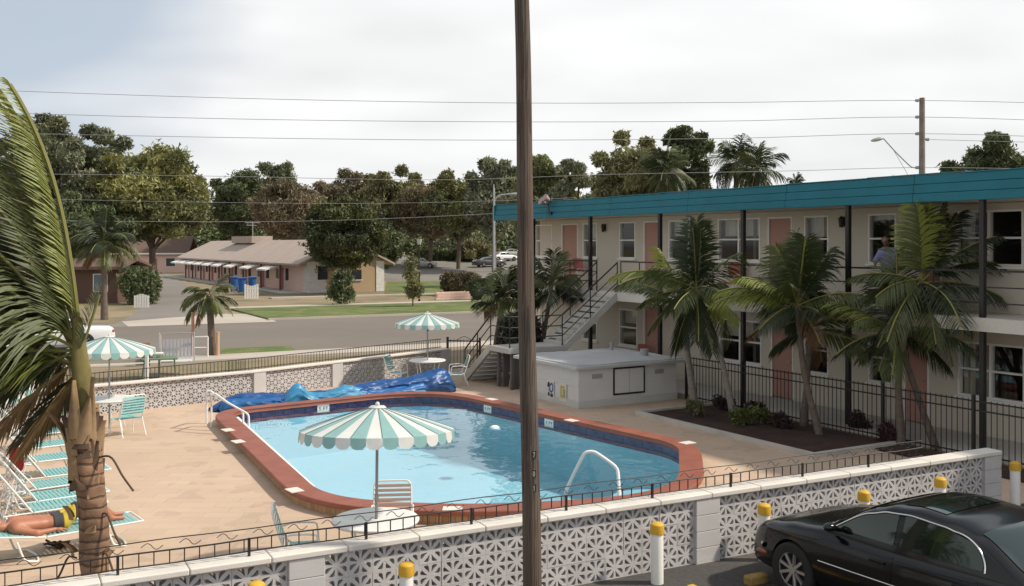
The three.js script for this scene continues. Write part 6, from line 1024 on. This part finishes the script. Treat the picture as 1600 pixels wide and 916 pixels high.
function headBones(c, up, fwd) {                                    // skull, jaw, nose, brow, lips, ears
  const s = up.clone().cross(fwd).normalize(), P = (u, f, l) => c.clone().addScaledVector(up, u).addScaledVector(fwd, f).addScaledVector(s, l).toArray();
  return [bone(P(0.03, -0.015, 0), P(0.03, 0.012, 0), 0.09, 0.086, 0.03), bone(P(-0.03, 0.03, 0), P(-0.065, 0.05, 0), 0.062, 0.04, 0.03), bone(P(0.012, 0.094, 0), P(-0.022, 0.112, 0), 0.009, 0.015, 0.012), bone(P(0.03, 0.088, -0.03), P(0.03, 0.088, 0.03), 0.012, 0.012, 0.012), bone(P(-0.052, 0.09, -0.014), P(-0.052, 0.09, 0.014), 0.009, 0.009, 0.008), bone(P(0.012, 0.0, -0.09), P(-0.022, -0.004, -0.086), 0.016, 0.01, 0.006), bone(P(0.012, 0.0, 0.09), P(-0.022, -0.004, 0.086), 0.016, 0.01, 0.006)];
}
function eyes(t, c, up, fwd) { const s = up.clone().cross(fwd).normalize(); for (const k of [-1, 1]) mesh('eye', prep(new THREE.SphereGeometry(0.0115, 10, 8)), plain([0.05, 0.03, 0.02], 0.2), t, c.clone().addScaledVector(up, 0.008).addScaledVector(fwd, 0.082).addScaledVector(s, k * 0.032)); }
{ // sunbather lying on the flat lounger, head to the left, knees drawn up
  const p = manAt.clone(); p.y = 0.335 + DK; const t = thing('person', 'bare-chested person in yellow shorts lying on their back on a lounger', 'person', p, LT);
  const y = 0.11, X = (x) => x - 0.72;                              // x runs from the head to the feet
  const head = V(X(0.13), 0.165, 0), up = V(-0.96, 0.28, 0).normalize(), fw = V(0.28, 0.96, 0).normalize();
  const torso = [bone([X(0.24), 0.13, 0], [X(0.34), 0.125, 0], 0.055, 0.06), bone([X(0.40), y + 0.02, -0.1], [X(0.70), y, -0.075], 0.105, 0.095), bone([X(0.40), y + 0.02, 0.1], [X(0.70), y, 0.075], 0.105, 0.095), bone([X(0.70), y - 0.005, -0.06], [X(0.98), y - 0.005, -0.075], 0.092, 0.1), bone([X(0.70), y - 0.005, 0.06], [X(0.98), y - 0.005, 0.075], 0.092, 0.1)];
  const legs = [], arms = [], hands = [];
  for (const s of [-1, 1]) {
    const kx = s > 0 ? 1.36 : 1.40, ky = s > 0 ? 0.40 : 0.34, ax = s > 0 ? 1.62 : 1.68;
    legs.push(bone([X(1.0), y, s * 0.09], [X(kx), ky, s * 0.11], 0.088, 0.058), bone([X(kx), ky, s * 0.11], [X(kx + 0.12), ky * 0.62, s * 0.11], 0.058, 0.056), bone([X(kx + 0.12), ky * 0.62, s * 0.11], [X(ax), 0.07, s * 0.11], 0.056, 0.036), bone([X(ax), 0.045, s * 0.11], [X(ax + 0.17), 0.03, s * 0.125], 0.036, 0.024));
    arms.push(bone([X(0.38), y + 0.01, s * 0.18], [X(0.62), 0.05, s * 0.275], 0.054, 0.042), bone([X(0.62), 0.05, s * 0.275], [X(0.86), 0.055, s * 0.235], 0.042, 0.027)); hands.push(...handBones(V(X(0.86), 0.055, s * 0.235), V(1, -0.05, -s * 0.1), V(0, -1, 0), s > 0 ? -1 : 1, 0.4));
  }
  const hb = headBones(head, up, fw);
  const g = mergeGeometries([flesh([...torso, ...legs, ...arms, bone([X(0.16), 0.15, 0], [X(0.24), 0.13, 0], 0.06, 0.055)], 0.014), flesh([...hb, bone([X(0.2), 0.14, 0], [X(0.26), 0.13, 0], 0.055, 0.055)], 0.005), flesh(hands.slice(0, hands.length / 2), 0.004), flesh(hands.slice(hands.length / 2), 0.004)]);
  mesh('body', g, skin, t);
  const sh = [...torso.slice(3), ...legs.filter((_, i) => i % 4 === 0)];
  const short = (a, b, m) => mesh('shorts', flesh(sh, 0.014, { grow: 0.014, clip: (x) => Math.max(X(a) - x, x - X(b)) }), m, t);
  short(0.86, 0.98, plain([0.05, 0.05, 0.055], 0.8)); short(0.98, 1.14, mottled([0.55, 0.42, 0.05], 0.1, 0.4, 0.8, { seed: 132 })); short(1.14, 1.2, plain([0.06, 0.05, 0.05], 0.8));
  mesh('hair', flesh(hb.slice(0, 1), 0.008, { grow: 0.01, clip: (x, yy, z) => { const q = V(x, yy, z).sub(head); return Math.max(q.dot(fw) - 0.055 + 0.3 * Math.max(0, 0.03 - q.dot(up)) * 3, -0.02 - q.dot(up)); } }), plain([0.10, 0.05, 0.03], 0.7), t);
  eyes(t, head, up, fw);
}
{ // person at the gallery railing
  const s = 17.72, t = thing('person', 'person in lavender-blue shirt leaning on the upper gallery railing', 'person', Bw(s, 0.42, 2.812), TH), Z = V(0, 0, 1);
  const head = V(0.02, 1.56, 0.13), up = V(0, 0.98, 0.2).normalize(), fw = V(0.25, -0.22, 0.95).normalize();
  const torso = [bone([0, 1.36, 0.06], [0.01, 1.46, 0.09], 0.058, 0.055), bone([-0.1, 1.28, 0.04], [-0.08, 1.05, 0], 0.105, 0.1), bone([0.1, 1.28, 0.04], [0.08, 1.05, 0], 0.105, 0.1), bone([-0.08, 1.05, 0], [-0.085, 0.9, -0.02], 0.1, 0.105), bone([0.08, 1.05, 0], [0.085, 0.9, -0.02], 0.1, 0.105)];
  const legs = [], hands = []; for (const k of [-1, 1]) legs.push(bone([k * 0.09, 0.88, -0.02], [k * 0.1, 0.48, 0.02], 0.09, 0.058), bone([k * 0.1, 0.48, 0.02], [k * 0.11, 0.09, -0.04], 0.055, 0.037), bone([k * 0.11, 0.045, -0.06], [k * 0.13, 0.035, 0.12], 0.042, 0.032));
  const arms = [bone([-0.19, 1.33, 0.05], [-0.26, 1.1, 0.16], 0.052, 0.042), bone([-0.26, 1.1, 0.16], [-0.1, 1.0, 0.36], 0.04, 0.027), bone([0.19, 1.33, 0.05], [0.31, 1.1, 0.17], 0.052, 0.042), bone([0.31, 1.1, 0.17], [0.5, 1.0, 0.36], 0.04, 0.027)];
  hands.push(handBones(V(-0.1, 1.0, 0.36), V(0.6, -0.1, 0.6), V(0.1, -1, 0.2), 1, 0.5), handBones(V(0.5, 1.0, 0.36), V(0.9, -0.1, 0.4), V(0, -1, 0.2), -1, 0.5));
  const hb = headBones(head, up, fw), sk = mottled([0.20, 0.095, 0.06], 0.08, 0.5, 0.55, { seed: 133 });
  mesh('body', mergeGeometries([flesh([...torso, ...legs, ...arms], 0.014), flesh([...hb, bone([0.01, 1.44, 0.09], [0.015, 1.5, 0.1], 0.055, 0.055)], 0.005), flesh(hands[0], 0.004), flesh(hands[1], 0.004)]), sk, t);
  mesh('shirt', flesh([...torso.slice(1), bone([-0.1, 1.34, 0.05], [0.1, 1.34, 0.05], 0.075, 0.075), arms[0], arms[2]], 0.014, { grow: 0.016, clip: (x, yy) => Math.max(0.88 - yy, Math.abs(x) > 0.3 ? 0.001 : -1, yy - 1.42) }), mottled([0.22, 0.22, 0.42], 0.15, 0.5, 0.9, { seed: 134 }), t);
  mesh('trousers', flesh([...torso.slice(3), ...legs.filter((_, i) => i % 3 < 2)], 0.014, { grow: 0.014, clip: (x, yy) => Math.max(0.1 - yy, yy - 0.97) }), plain([0.05, 0.05, 0.07], 0.9), t);
  mesh('hair', flesh(hb.slice(0, 1), 0.008, { grow: 0.012, clip: (x, yy, z) => { const q = V(x, yy, z).sub(head); return Math.max(q.dot(fw) - 0.05, -0.06 - q.dot(up)); } }), hairM, t);
  eyes(t, head, up, fw); void Z;
}

renderer.render(scene, camera);
